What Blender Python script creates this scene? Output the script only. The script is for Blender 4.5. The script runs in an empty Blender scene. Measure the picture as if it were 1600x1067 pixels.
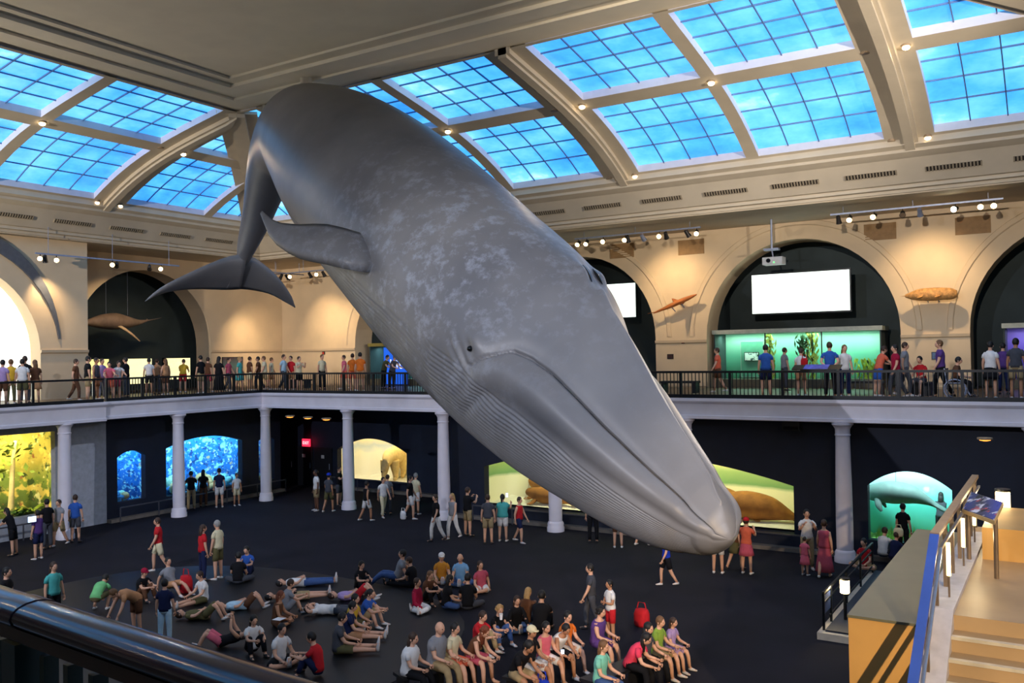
import bpy, math, random
import numpy as np
from mathutils import Vector, Matrix
random.seed(7)
rng = np.random.default_rng(11)
scene = bpy.context.scene
COL = scene.collection
# ------------------------------------------------------------------ camera
CAM_Z = 6.6
FPX = 1376.7
YAW, PITCH, ROLL = math.radians(32.14), math.radians(0.874), math.radians(0.9456)
fw = Vector((-math.sin(YAW) * math.cos(PITCH), math.cos(YAW) * math.cos(PITCH), math.sin(PITCH)))
r0 = Vector((math.cos(YAW), math.sin(YAW), 0.0))
z0 = r0.cross(fw)
cR = r0 * math.cos(ROLL) - z0 * math.sin(ROLL)
cU = r0 * math.sin(ROLL) + z0 * math.cos(ROLL)
CAMP = Vector((0, 0, CAM_Z))
cam_data = bpy.data.cameras.new('camera')
cam_data.sensor_fit = 'HORIZONTAL'
cam_data.sensor_width = 36.0
cam_data.lens = FPX / 1600 * 36.0
cam_data.clip_start = 0.05
cam_data.clip_end = 300
cam = bpy.data.objects.new('camera', cam_data)
COL.objects.link(cam)
cam.matrix_world = Matrix(((cR.x, cU.x, -fw.x, CAMP.x), (cR.y, cU.y, -fw.y, CAMP.y), (cR.z, cU.z, -fw.z, CAMP.z), (0, 0, 0, 1)))
scene.camera = cam
# ------------------------------------------------------------------ world, exposure
world = bpy.data.worlds.new('world')
scene.world = world
world.use_nodes = True
world.node_tree.nodes['Background'].inputs[0].default_value = (0.02, 0.02, 0.025, 1)
world.node_tree.nodes['Background'].inputs[1].default_value = 1.0
scene.view_settings.view_transform = 'Standard'
scene.view_settings.look = 'None'
scene.view_settings.exposure = 0.0
scene.view_settings.gamma = 1.0
scene.view_settings.use_curve_mapping = False
scene.cycles.use_denoising = True
scene.cycles.max_bounces = 8
scene.cycles.diffuse_bounces = 4
scene.cycles.sample_clamp_indirect = 4.0
# light levels (lamps are built with their fixtures further down)
SKY_EMIT = 1.6        # back-lit blue skylight panes
DOWN_W = 1.0          # multiplier, small downlights on the ribs
SPOT_W = 1.0          # multiplier, track spotlights
DIO_W = 1.0           # multiplier, diorama lamps
WARM = (1.0, 0.72, 0.42)
SOFT = (1.0, 0.86, 0.72)   # ceiling floods, added fill
COOL = (0.86, 0.88, 1.0)   # hall floods, added fill

def ray(px, py):
    return fw + cR * ((px - 800) / FPX) - cU * ((py - 533.5) / FPX)
def at_z(px, py, z=0.0):
    r = ray(px, py); return CAMP + r * ((z - CAM_Z) / r.z)
def at_y(px, py, y):
    r = ray(px, py); return CAMP + r * (y / r.y)
def at_x(px, py, x):
    r = ray(px, py); return CAMP + r * (x / r.x)
def at_d(px, py, d):
    return CAMP + ray(px, py) * d
# ------------------------------------------------------------------ colour and materials
def lin(c):
    return tuple(((v / 255) / 12.92 if v / 255 <= 0.04045 else ((v / 255 + 0.055) / 1.055) ** 2.4) for v in c)
MATS = {}
def mat(name, col, rough=0.6, metal=0.0, noise=None, bump=None, spec=0.5, emit=None, estr=1.0):
    """principled material; noise=(scale, amount) varies the colour, bump=(scale, strength) gives fine relief"""
    if name in MATS: return MATS[name]
    m = bpy.data.materials.new(name); m.use_nodes = True
    nt = m.node_tree; b = nt.nodes['Principled BSDF']
    c = lin(col)
    b.inputs['Base Color'].default_value = (*c, 1)
    b.inputs['Roughness'].default_value = rough
    b.inputs['Metallic'].default_value = metal
    b.inputs['Specular IOR Level'].default_value = spec
    tc = nt.nodes.new('ShaderNodeTexCoord')
    if noise is None and emit is None: noise = (6.0, 0.12)
    if noise:
        n = nt.nodes.new('ShaderNodeTexNoise'); n.inputs['Scale'].default_value = noise[0]; n.inputs['Detail'].default_value = 4
        nt.links.new(tc.outputs['Object'], n.inputs['Vector'])
        r = nt.nodes.new('ShaderNodeValToRGB')
        a = noise[1]
        r.color_ramp.elements[0].position = 0.3; r.color_ramp.elements[1].position = 0.7
        r.color_ramp.elements[0].color = (*[v * (1 - a) for v in c], 1)
        r.color_ramp.elements[1].color = (*[min(1, v * (1 + a)) for v in c], 1)
        nt.links.new(n.outputs['Fac'], r.inputs['Fac']); nt.links.new(r.outputs['Color'], b.inputs['Base Color'])
    if bump:
        n2 = nt.nodes.new('ShaderNodeTexNoise'); n2.inputs['Scale'].default_value = bump[0]; n2.inputs['Detail'].default_value = 3
        nt.links.new(tc.outputs['Object'], n2.inputs['Vector'])
        bp = nt.nodes.new('ShaderNodeBump'); bp.inputs['Strength'].default_value = bump[1]; bp.inputs['Distance'].default_value = 0.02
        nt.links.new(n2.outputs['Fac'], bp.inputs['Height']); nt.links.new(bp.outputs['Normal'], b.inputs['Normal'])
    if emit:
        b.inputs['Emission Color'].default_value = (*lin(emit), 1); b.inputs['Emission Strength'].default_value = estr
    MATS[name] = m
    return m
def ramp_mat(name, stops, axis='Z', rough=0.8, noise=None, mode='Generated', patches=None):
    """painted backdrop: colours blended along one axis, optional noise-shaped patches (list of (scale, threshold, colour))"""
    if name in MATS: return MATS[name]
    m = bpy.data.materials.new(name); m.use_nodes = True
    nt = m.node_tree; b = nt.nodes['Principled BSDF']; b.inputs['Roughness'].default_value = rough
    tc = nt.nodes.new('ShaderNodeTexCoord'); sp = nt.nodes.new('ShaderNodeSeparateXYZ')
    nt.links.new(tc.outputs[mode], sp.inputs[0])
    fac = sp.outputs[axis]
    if noise:
        n = nt.nodes.new('ShaderNodeTexNoise'); n.inputs['Scale'].default_value = noise[0]; n.inputs['Detail'].default_value = 5
        nt.links.new(tc.outputs['Object'], n.inputs['Vector'])
        ma = nt.nodes.new('ShaderNodeMath'); ma.operation = 'MULTIPLY_ADD'; ma.inputs[1].default_value = noise[1]; ma.inputs[2].default_value = -noise[1] / 2
        nt.links.new(n.outputs['Fac'], ma.inputs[0])
        ad = nt.nodes.new('ShaderNodeMath'); ad.operation = 'ADD'
        nt.links.new(fac, ad.inputs[0]); nt.links.new(ma.outputs[0], ad.inputs[1]); fac = ad.outputs[0]
    r = nt.nodes.new('ShaderNodeValToRGB')
    while len(r.color_ramp.elements) < len(stops): r.color_ramp.elements.new(0.5)
    for e, (p, c) in zip(r.color_ramp.elements, stops):
        e.position = p; e.color = (*lin(c), 1)
    nt.links.new(fac, r.inputs['Fac'])
    out = r.outputs['Color']
    for k, (sc, th, c) in enumerate(patches or []):
        n = nt.nodes.new('ShaderNodeTexNoise'); n.inputs['Scale'].default_value = sc; n.inputs['Detail'].default_value = 4; n.noise_dimensions = '4D'; n.inputs['W'].default_value = k * 3.7
        nt.links.new(tc.outputs['Object'], n.inputs['Vector'])
        rr = nt.nodes.new('ShaderNodeValToRGB'); rr.color_ramp.elements[0].position = th; rr.color_ramp.elements[1].position = th + 0.06
        nt.links.new(n.outputs['Fac'], rr.inputs['Fac'])
        mx = nt.nodes.new('ShaderNodeMix'); mx.data_type = 'RGBA'
        nt.links.new(rr.outputs['Color'], mx.inputs['Factor']); nt.links.new(out, mx.inputs['A']); mx.inputs['B'].default_value = (*lin(c), 1)
        out = mx.outputs['Result']
    nt.links.new(out, b.inputs['Base Color'])
    MATS[name] = m
    return m
def glass_mat():
    if 'pane_glass' in MATS: return MATS['pane_glass']
    m = bpy.data.materials.new('pane_glass'); m.use_nodes = True
    nt = m.node_tree; nt.nodes.clear()
    o = nt.nodes.new('ShaderNodeOutputMaterial'); mx = nt.nodes.new('ShaderNodeMixShader')
    t = nt.nodes.new('ShaderNodeBsdfTransparent'); t.inputs[0].default_value = (0.97, 0.985, 0.98, 1)
    g = nt.nodes.new('ShaderNodeBsdfGlossy'); g.inputs['Roughness'].default_value = 0.05
    f = nt.nodes.new('ShaderNodeFresnel'); f.inputs[0].default_value = 1.3
    nt.links.new(f.outputs[0], mx.inputs[0]); nt.links.new(t.outputs[0], mx.inputs[1]); nt.links.new(g.outputs[0], mx.inputs[2])
    nt.links.new(mx.outputs[0], o.inputs[0])
    MATS['pane_glass'] = m
    return m
# ------------------------------------------------------------------ mesh helpers
class MB:
    def __init__(self): self.v = []; self.f = []; self.m = []; self.cur = 0
    def add(self, vs, fs):
        o = len(self.v); self.v += [tuple(p) for p in vs]; self.f += [tuple(i + o for i in f) for f in fs]; self.m += [self.cur] * len(fs)
        return self
    def quad(self, a, b, c, d): return self.add([a, b, c, d], [(0, 1, 2, 3)])
    def box(self, x0, x1, y0, y1, z0, z1, T=None):
        vs = [(x, y, z) for z in (z0, z1) for y in (y0, y1) for x in (x0, x1)]
        if T is not None: vs = [T @ Vector(p) for p in vs]
        return self.add(vs, [(0, 2, 3, 1), (4, 5, 7, 6), (0, 1, 5, 4), (2, 6, 7, 3), (0, 4, 6, 2), (1, 3, 7, 5)])
    def bar(self, a, b, w, h=None):
        """square bar between two points"""
        a = Vector(a); b = Vector(b); h = h or w
        t = (b - a).normalized(); up = Vector((0, 0, 1)) if abs(t.z) < 0.95 else Vector((1, 0, 0))
        s = t.cross(up).normalized(); u = s.cross(t)
        vs = [p + s * (i * w / 2) + u * (j * h / 2) for p in (a, b) for i, j in ((-1, -1), (1, -1), (1, 1), (-1, 1))]
        return self.add(vs, [(0, 3, 2, 1), (4, 5, 6, 7), (0, 1, 5, 4), (1, 2, 6, 5), (2, 3, 7, 6), (3, 0, 4, 7)])
    def tube(self, pts, rad, n=8, caps=True):
        pts = [Vector(p) for p in pts]
        if not hasattr(rad, '__len__'): rad = [rad] * len(pts)
        rings = []
        prev = None
        for i, p in enumerate(pts):
            t = (pts[min(i + 1, len(pts) - 1)] - pts[max(i - 1, 0)])
            t = t.normalized() if t.length > 1e-9 else Vector((0, 0, 1))
            if prev is None:
                ref = Vector((0, 0, 1)) if abs(t.z) < 0.9 else Vector((0, 1, 0))
                s = t.cross(ref).normalized()
            else:
                s = (prev - t * prev.dot(t))
                s = s.normalized() if s.length > 1e-6 else t.orthogonal().normalized()
            prev = s; u = t.cross(s)
            r = rad[i]; rx, ry = r if hasattr(r, '__len__') else (r, r)
            rings.append([p + s * (rx * math.cos(2 * math.pi * k / n)) + u * (ry * math.sin(2 * math.pi * k / n)) for k in range(n)])
        return self.rings(rings, caps)
    def rings(self, rings, caps=True, closed=True):
        o = len(self.v); n = len(rings[0]); fs = []
        for r in rings: self.v += [tuple(p) for p in r]
        for i in range(len(rings) - 1):
            for k in range(n if closed else n - 1):
                k2 = (k + 1) % n
                fs.append((o + i * n + k, o + i * n + k2, o + (i + 1) * n + k2, o + (i + 1) * n + k))
        if caps:
            fs.append(tuple(o + k for k in range(n - 1, -1, -1)))
            fs.append(tuple(o + (len(rings) - 1) * n + k for k in range(n)))
        self.f += fs; self.m += [self.cur] * len(fs)
        return self
    def lathe(self, prof, n=20, at=(0, 0, 0), caps=True):
        rings = [[(at[0] + r * math.cos(2 * math.pi * k / n), at[1] + r * math.sin(2 * math.pi * k / n), at[2] + z) for k in range(n)] for r, z in prof]
        return self.rings(rings, caps)
    def sphere(self, c, r, n=12, m=8, T=None):
        rx, ry, rz = r if hasattr(r, '__len__') else (r, r, r)
        rings = []
        for i in range(m + 1):
            a = math.pi * (i / m) ; a = min(max(a, 0.02), math.pi - 0.02)
            ring = [Vector((rx * math.sin(a) * math.cos(2 * math.pi * k / n), ry * math.sin(a) * math.sin(2 * math.pi * k / n), -rz * math.cos(a))) for k in range(n)]
            if T is not None: ring = [T @ p for p in ring]
            rings.append([p + Vector(c) for p in ring])
        return self.rings(rings)
    def prism(self, poly, d, caps=True):
        """closed 3D polygon extruded by vector d"""
        d = Vector(d); n = len(poly); a = [Vector(p) for p in poly]; b = [p + d for p in a]
        fs = [(k, (k + 1) % n, n + (k + 1) % n, n + k) for k in range(n)]
        if caps: fs += [tuple(range(n - 1, -1, -1)), tuple(range(n, 2 * n))]
        return self.add(a + b, fs)
    def build(self, name, material, parent=None, smooth=False, local=True, fix=False):
        me = bpy.data.meshes.new(name)
        off = Vector((0, 0, 0))
        if parent is not None and local:
            p = parent
            while p is not None: off = off + Vector(p.location); p = p.parent
        me.from_pydata([(x - off.x, y - off.y, z - off.z) for x, y, z in self.v], [], self.f)
        ms = material if isinstance(material, (list, tuple)) else [material]
        for mm in ms: me.materials.append(mm)
        if len(ms) > 1: me.polygons.foreach_set('material_index', self.m)
        if smooth is True: me.polygons.foreach_set('use_smooth', [True] * len(me.polygons))
        elif smooth:
            me.polygons.foreach_set('use_smooth', [True] * len(me.polygons))
            me.set_sharp_from_angle(angle=math.radians(smooth))
        me.update()
        o = bpy.data.objects.new(name, me); COL.objects.link(o)
        if parent is not None: o.parent = parent
        return o
def tag(o, label=None, cat=None, group=None, kind=None):
    if label: o['label'] = label
    if cat: o['category'] = cat
    if group: o['group'] = group
    if kind: o['kind'] = kind
    return o
def thing(name, label, cat, loc=(0, 0, 0), rotz=0.0, group=None):
    o = bpy.data.objects.new(name, None); COL.objects.link(o)
    o.empty_display_size = 0.2
    o.location = loc; o.rotation_euler = (0, 0, rotz)
    return tag(o, label, cat, group)
def struct(mb, name, material, smooth=False, label=None):
    return tag(mb.build(name, material, None, smooth), label, None, None, 'structure')
def link_copy(o, parent=None, loc=None):
    c = o.copy(); COL.objects.link(c); c.parent = parent
    if loc is not None: c.location = loc
    return c
def aim(o, target):
    d = Vector(target) - Vector(o.location)
    o.rotation_euler = d.to_track_quat('-Z', 'Y').to_euler()
def spot(loc, target, watts, color=WARM, angle=45, blend=0.6, radius=0.06, parent=None):
    l = bpy.data.lights.new('spot_lamp', 'SPOT'); l.energy = watts; l.color = color
    l.spot_size = math.radians(angle); l.spot_blend = blend; l.shadow_soft_size = radius
    o = bpy.data.objects.new('spot_lamp', l); COL.objects.link(o); o.location = loc; aim(o, target)
    return o
def area(loc, target, watts, sx, sy, color=(1, 1, 1), spread=180):
    l = bpy.data.lights.new('area_lamp', 'AREA'); l.energy = watts; l.color = color; l.shape = 'RECTANGLE'; l.size = sx; l.size_y = sy; l.spread = math.radians(spread)
    o = bpy.data.objects.new('area_lamp', l); COL.objects.link(o); o.location = loc; aim(o, target)
    return o
def point(loc, watts, color=WARM, radius=0.05):
    l = bpy.data.lights.new('bulb_lamp', 'POINT'); l.energy = watts; l.color = color; l.shadow_soft_size = radius
    o = bpy.data.objects.new('bulb_lamp', l); COL.objects.link(o); o.location = loc
    return o
# ================================================================== the hall
XL, XR, YB, YN = -31.8, 2.6, 28.6, 1.4            # balcony fronts
CXL, CXR, CYB, CYN = -35.4, 5.2, 31.74, -1.74     # cornice line, foot of the vault
EXL, EXR, EYB, EYN = -26.6, -3.6, 22.85, 7.15     # edge of the flat ceiling
WXL, WXR, WYB, WYN = -39.8, 10.6, 37.44, -7.44    # upper outer walls
MZ, FB, RAILZ = 5.02, 4.33, 5.95                  # mezzanine floor, underside of the fascia, rail top
AISLE = 11.95
plaster = mat('ceiling_plaster', (196, 184, 162), 0.75, noise=(1.2, 0.06), bump=(40, 0.05))
plaster_w = mat('wall_plaster', (214, 192, 158), 0.7, noise=(0.8, 0.07), bump=(30, 0.05))
fascia_m = mat('fascia_paint', (236, 231, 240), 0.55, noise=(1.5, 0.06))
navy = mat('navy_wall', (20, 29, 50), 0.65, noise=(2.0, 0.15))
dark_m = mat('dark_niche', (58, 70, 72), 0.8, noise=(1.0, 0.15))
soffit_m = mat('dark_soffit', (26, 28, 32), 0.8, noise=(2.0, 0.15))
carpet = mat('carpet', (30, 29, 38), 0.95, noise=(0.7, 0.22), bump=(220, 0.25), spec=0.2)
mezz_m = mat('mezzanine_floor_tiles', (92, 72, 52), 0.45, noise=(3.0, 0.2))
reveal_m = mat('skylight_reveal', (205, 205, 215), 0.5, noise=(3, 0.05))
rail_m = mat('rail_black', (22, 26, 32), 0.4, metal=0.3, noise=(8, 0.2))

def pos(side, u, o, z, base='c'):
    """point on a side of the hall: u along it, o outwards from the cornice line"""
    if side == 'back': return (u, CYB + o, z)
    if side == 'near': return (u, CYN - o, z)
    if side == 'left': return (CXL - o, u, z)
    return (CXR + o, u, z)
RUN = {'back': CYB - EYB, 'near': CYB - EYB, 'left': EXL - CXL, 'right': EXL - CXL}
ENDS = {'back': (CXL, CXR), 'near': (CXL, CXR), 'left': (CYN, CYB), 'right': (CYN, CYB)}
def vz(i): return 13.33 + 0.606 * i - 0.055 * i * i + 0.00238 * i ** 3
def vault(side, u, t, up=0.0):
    """t in 0..1 across the vault"""
    i = RUN[side] * t
    iz = 8.85 * t
    lo, hi = ENDS[side]
    oth = RUN['left'] if side in ('back', 'near') else RUN['back']
    u = min(max(u, lo + oth * t), hi - oth * t)
    return pos(side, u, -i, vz(iz) + up)
# ---- floor
f = MB().box(-46, 16, -14, 46, -0.4, 0.0); struct(f, 'floor', carpet)
inlay = mat('polished_floor', (16, 16, 18), 0.45, noise=(1.5, 0.2), spec=0.4)
mb = MB(); cx, cy, rx, ry = -18.6, 14.0, 6.9, 5.7
pts = []
for k in range(48):
    a = 2 * math.pi * k / 48; c, s = math.cos(a), math.sin(a)
    pts.append((cx + rx * math.copysign(abs(c) ** 0.75, c), cy + ry * math.copysign(abs(s) ** 0.75, s), 0.0))
mb.prism(pts, (0, 0, 0.012)); struct(mb, 'floor_inlay', inlay)
# ---- flat ceiling with stepped border
ceil = MB().box(EXL + 2.3, EXR - 2.3, EYN + 2.3, EYB - 2.3, 16.36, 16.8)
ceiling = struct(ceil, 'ceiling', mat('ceiling_plaster_lit', (240, 230, 206), 0.75, noise=(1.0, 0.04)))  # plaster colour lightened to stand in for light on the flat ceiling
def frame_ring(o0, o1, z0, z1, name):
    mb = MB()
    x0, x1, y0, y1 = EXL + o0, EXR - o0, EYN + o0, EYB - o0
    a0, a1, b0, b1 = EXL + o1, EXR - o1, EYN + o1, EYB - o1
    for (p, q, r, s) in (((x0, y1), (x1, y1), (a1, b1), (a0, b1)), ((x0, y0), (x0, y1), (a0, b1), (a0, b0)),
                         ((x1, y1), (x1, y0), (a1, b0), (a1, b1)), ((x1, y0), (x0, y0), (a0, b0), (a1, b0))):
        mb.prism([(p[0], p[1], z0), (q[0], q[1], z0), (r[0], r[1], z0), (s[0], s[1], z0)], (0, 0, z1 - z0))
    return struct(mb, name, mat('ceiling_plaster_lit', (240, 230, 206)))
frame_ring(-0.25, 0.9, 16.12, 16.9, 'trim_1'); frame_ring(0.9, 1.25, 16.2, 16.9, 'trim_2')
frame_ring(1.25, 1.9, 16.16, 16.9, 'trim_3'); frame_ring(1.9, 2.35, 16.28, 16.9, 'trim_4')
# ---- vault: ribs, purlins, skylight windows
T_ROWS = [(0.045, 0.485), (0.56, 0.985)]
def panel_layout(side):
    if side in ('back', 'near'): ribs = [-24.9, -14.55, -4.2]
    else: ribs = [7.0, 12.95 - 0.0, 23.1] if False else [6.9, 23.1]
    lo, hi = ENDS[side]
    bounds = [lo] + ribs + [hi]
    cells = []
    for k in range(len(bounds) - 1):
        a, b = bounds[k], bounds[k + 1]
        ga = 0.76 if k > 0 else 0.0
        gb = 0.76 if k < len(bounds) - 2 else 0.0
        if k == 0: mids = [b - 5.15]
        elif k == len(bounds) - 2: mids = [a + 5.15]
        elif b - a > 14: mids = [a + (b - a) / 3, a + 2 * (b - a) / 3]
        else: mids = [(a + b) / 2]
        edges = [a + ga] + [m + s for m in mids for s in (-0.23, 0.23)] + [b - gb]
        for j in range(0, len(edges), 2): cells.append((edges[j], edges[j + 1]))
    return ribs, cells
sky_m = bpy.data.materials.new('skylight_glow'); sky_m.use_nodes = True
nt = sky_m.node_tree; bb = nt.nodes['Principled BSDF']; bb.inputs['Base Color'].default_value = (0.05, 0.2, 0.5, 1); bb.inputs['Roughness'].default_value = 0.25
tcn = nt.nodes.new('ShaderNodeTexCoord'); nz = nt.nodes.new('ShaderNodeTexNoise'); nz.inputs['Scale'].default_value = 0.33; nz.inputs['Detail'].default_value = 5; nz.inputs['Roughness'].default_value = 0.6
mp = nt.nodes.new('ShaderNodeMapping'); mp.inputs['Scale'].default_value = (1, 1, 2.2)
nt.links.new(tcn.outputs['Object'], mp.inputs['Vector']); nt.links.new(mp.outputs['Vector'], nz.inputs['Vector'])
rp = nt.nodes.new('ShaderNodeValToRGB')
rp.color_ramp.elements[0].position = 0.24; rp.color_ramp.elements[0].color = (*lin((20, 108, 222)), 1)
e = rp.color_ramp.elements.new(0.45); e.color = (*lin((64, 160, 238)), 1)
e = rp.color_ramp.elements.new(0.62); e.color = (*lin((104, 190, 247)), 1)
rp.color_ramp.elements[-1].position = 0.76; rp.color_ramp.elements[-1].color = (*lin((195, 232, 250)), 1)
nt.links.new(nz.outputs['Fac'], rp.inputs['Fac']); nt.links.new(rp.outputs['Color'], bb.inputs['Emission Color']); bb.inputs['Emission Strength'].default_value = SKY_EMIT
bar_m = mat('glazing_bar', (90, 125, 170), 0.5, noise=(5, 0.1))
win_n = 0
for side in ('back', 'left', 'right', 'near'):
    ribs, cells = panel_layout(side)
    lo, hi = ENDS[side]
    tbr = [0.0] + [t for r in T_ROWS for t in r] + [1.0]
    ubr = sorted(set([lo, hi] + [x for c in cells for x in c]))
    grid = MB()
    for ui in range(len(ubr) - 1):
        u0, u1 = ubr[ui], ubr[ui + 1]
        incell = any(abs(c[0] - u0) < 1e-6 and abs(c[1] - u1) < 1e-6 for c in cells)
        for ti in range(len(tbr) - 1):
            if incell and ti in (1, 3): continue
            n = 4 if ti in (1, 3) else 1
            for s in range(n):
                ta = tbr[ti] + (tbr[ti + 1] - tbr[ti]) * s / n; tb = tbr[ti] + (tbr[ti + 1] - tbr[ti]) * (s + 1) / n
                m = 3
                for q in range(m):
                    ua, ub = u0 + (u1 - u0) * q / m, u0 + (u1 - u0) * (q + 1) / m
                    P = [vault(side, ua, ta), vault(side, ub, ta), vault(side, ub, tb), vault(side, ua, tb)]
                    if Vector(P[0]) == Vector(P[1]) and Vector(P[2]) == Vector(P[3]): continue
                    grid.quad(*P)
    vroot = struct(grid, 'ceiling_vault', plaster)
    # raised ribs
    for rb in ribs:
        for off, w, h in ((0, 0.27, 0.16), (0, 0.15, 0.26)):
            rr = MB(); ring = []
            for s in range(13):
                t = s / 12
                a = vault(side, rb - w, t, 0.05); b = vault(side, rb + w, t, 0.05); c = vault(side, rb + w, t, -h); d = vault(side, rb - w, t, -h)
                ring.append([a, b, c, d])
            rr.rings(ring)
            rr.build('rib', plaster, vroot)
    # windows: reveals, panes, glazing bars
    for (u0, u1) in cells:
        for (t0, t1) in T_ROWS:
            lim0 = vault(side, u0, t0); 
            span = abs((Vector(vault(side, u1, t0)) - Vector(vault(side, u0, t0))).length)
            if span < 0.35: continue
            win_n += 1
            NU, NT = 4, 4
            rev = MB()
            def edge(pu, n):
                for s in range(n):
                    a, b = pu(s / n), pu((s + 1) / n)
                    A, B = vault(side, *a), vault(side, *b)
                    if (Vector(A) - Vector(B)).length < 1e-4: continue
                    rev.quad(A, B, vault(side, *b, 0.32), vault(side, *a, 0.32))
            edge(lambda q: (u0, t0 + (t1 - t0) * q), 6); edge(lambda q: (u1, t0 + (t1 - t0) * q), 6)
            edge(lambda q: (u0 + (u1 - u0) * q, t0), 8); edge(lambda q: (u0 + (u1 - u0) * q, t1), 8)
            w = struct(rev, 'window_%d' % win_n, reveal_m)
            bars = MB()
            for a in range(NU):
                for b in range(NT):
                    ua, ub = u0 + (u1 - u0) * a / NU, u0 + (u1 - u0) * (a + 1) / NU
                    ta, tb = t0 + (t1 - t0) * b / NT, t0 + (t1 - t0) * (b + 1) / NT
                    ug, tg = 0.0, 0.0
                    pn = MB(); S = 2
                    for i in range(S):
                        for j in range(S):
                            A = [vault(side, ua + (ub - ua) * (i + x) / S, ta + (tb - ta) * (j + y) / S, 0.26) for x, y in ((0, 0), (1, 0), (1, 1), (0, 1))]
                            if (Vector(A[0]) - Vector(A[1])).length < 1e-3 and (Vector(A[2]) - Vector(A[3])).length < 1e-3: continue
                            pn.quad(*A)
                    if pn.f: pn.build('pane', sky_m, w)
            for a in range(1, NU):
                ua = u0 + (u1 - u0) * a / NU
                ps = [Vector(vault(side, ua, t0 + (t1 - t0) * q / 6, 0.23)) for q in range(7)]
                for p, q in zip(ps, ps[1:]):
                    if (p - q).length > 0.05: bars.bar(p, q, 0.034, 0.05)
            for b in range(1, NT):
                tt = t0 + (t1 - t0) * b / NT
                p, q = Vector(vault(side, u0, tt, 0.23)), Vector(vault(side, u1, tt, 0.23))
                if (p - q).length > 0.1: bars.bar(p, q, 0.034, 0.05)
            if bars.f: bars.build('glazing_bars', bar_m, w)
# mitre ribs in the four corners
for (sx, sy, ex, ey) in ((CXL, CYB, EXL, EYB), (CXR, CYB, EXR, EYB), (CXL, CYN, EXL, EYN), (CXR, CYN, EXR, EYN)):
    d = Vector((ex - sx, ey - sy, 0)).normalized(); n = Vector((-d.y, d.x, 0))
    for w, h in ((0.75, 0.06), (0.3, 0.2)):
        ring = []
        for s in range(13):
            t = s / 12; c = Vector((sx + (ex - sx) * t, sy + (ey - sy) * t, vz(8.85 * t)))
            ring.append([c + n * w + Vector((0, 0, .05)), c - n * w + Vector((0, 0, .05)), c - n * w - Vector((0, 0, h)), c + n * w - Vector((0, 0, h))])
        struct(MB().rings(ring), 'trim_5', plaster)
# small downlights on the ribs
bulb_m = mat('bulb_glow', (255, 220, 170), 0.4, emit=(255, 225, 175), estr=9.0)
socket_m = mat('lamp_socket', (150, 130, 105), 0.5)
lamp_spots = []
for side in ('back', 'left', 'right', 'near'):
    ribs, cells = panel_layout(side)
    for rb in ribs:
        lamp_spots += [(side, rb + 0.55, 0.03, True), (side, rb + 0.55, 0.523, True), (side, rb - 0.55, 0.03, side == 'left'), (side, rb - 0.55, 0.523, False)]
    if side in ('back', 'near'):
        for m in (-19.75, -9.37): lamp_spots += [(side, m, 0.523, True)]
    else: lamp_spots += [(side, 17.7, 0.523, True), (side, 12.3, 0.523, True)]
where = {'back': 'back', 'left': 'left', 'right': 'right', 'near': 'near'}
for k, (side, u, t, lit) in enumerate(lamp_spots):
    p = Vector(vault(side, u, t))
    row = 'foot' if t < 0.2 else 'middle'
    ordw = {'back': lambda q: int(round((q + 25.45) / 5.16)), 'near': lambda q: int(round((q + 25.45) / 5.16)), 'left': lambda q: int(round((q - 6.3) / 5.4)), 'right': lambda q: int(round((q - 6.3) / 5.4))}[side](u)
    rt = thing('downlight', ('glowing' if lit else 'unlit') + ' small round downlight at the %s of the %s rib, %s vault, %s edge' % (row, ['first', 'second', 'third', 'fourth', 'fifth', 'sixth', 'seventh'][max(0, min(6, ordw))], side, 'far' if (u - round(u, 0)) < 0 and False else ('right' if u in [r_ + 0.55 for r_ in panel_layout(side)[0]] else 'left')), 'light', p, group='rib downlights')
    MB().lathe([(0.13, 0.06), (0.13, -0.015), (0.11, -0.025), (0.09, -0.025)], 14, p).build('socket', socket_m, rt)
    if lit:
        MB().sphere(p + Vector((0, 0, -0.06)), (0.11, 0.11, 0.07), 12, 6).build('bulb', bulb_m, rt)
        tgt = Vector((-14.6, 15, 0)) * 0.5 + Vector((p.x, p.y, 0)) * 0.5
        spot(p + Vector((0, 0, -0.16)), tgt, 260 * DOWN_W, WARM, 150, 1.0, 0.08)
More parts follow.
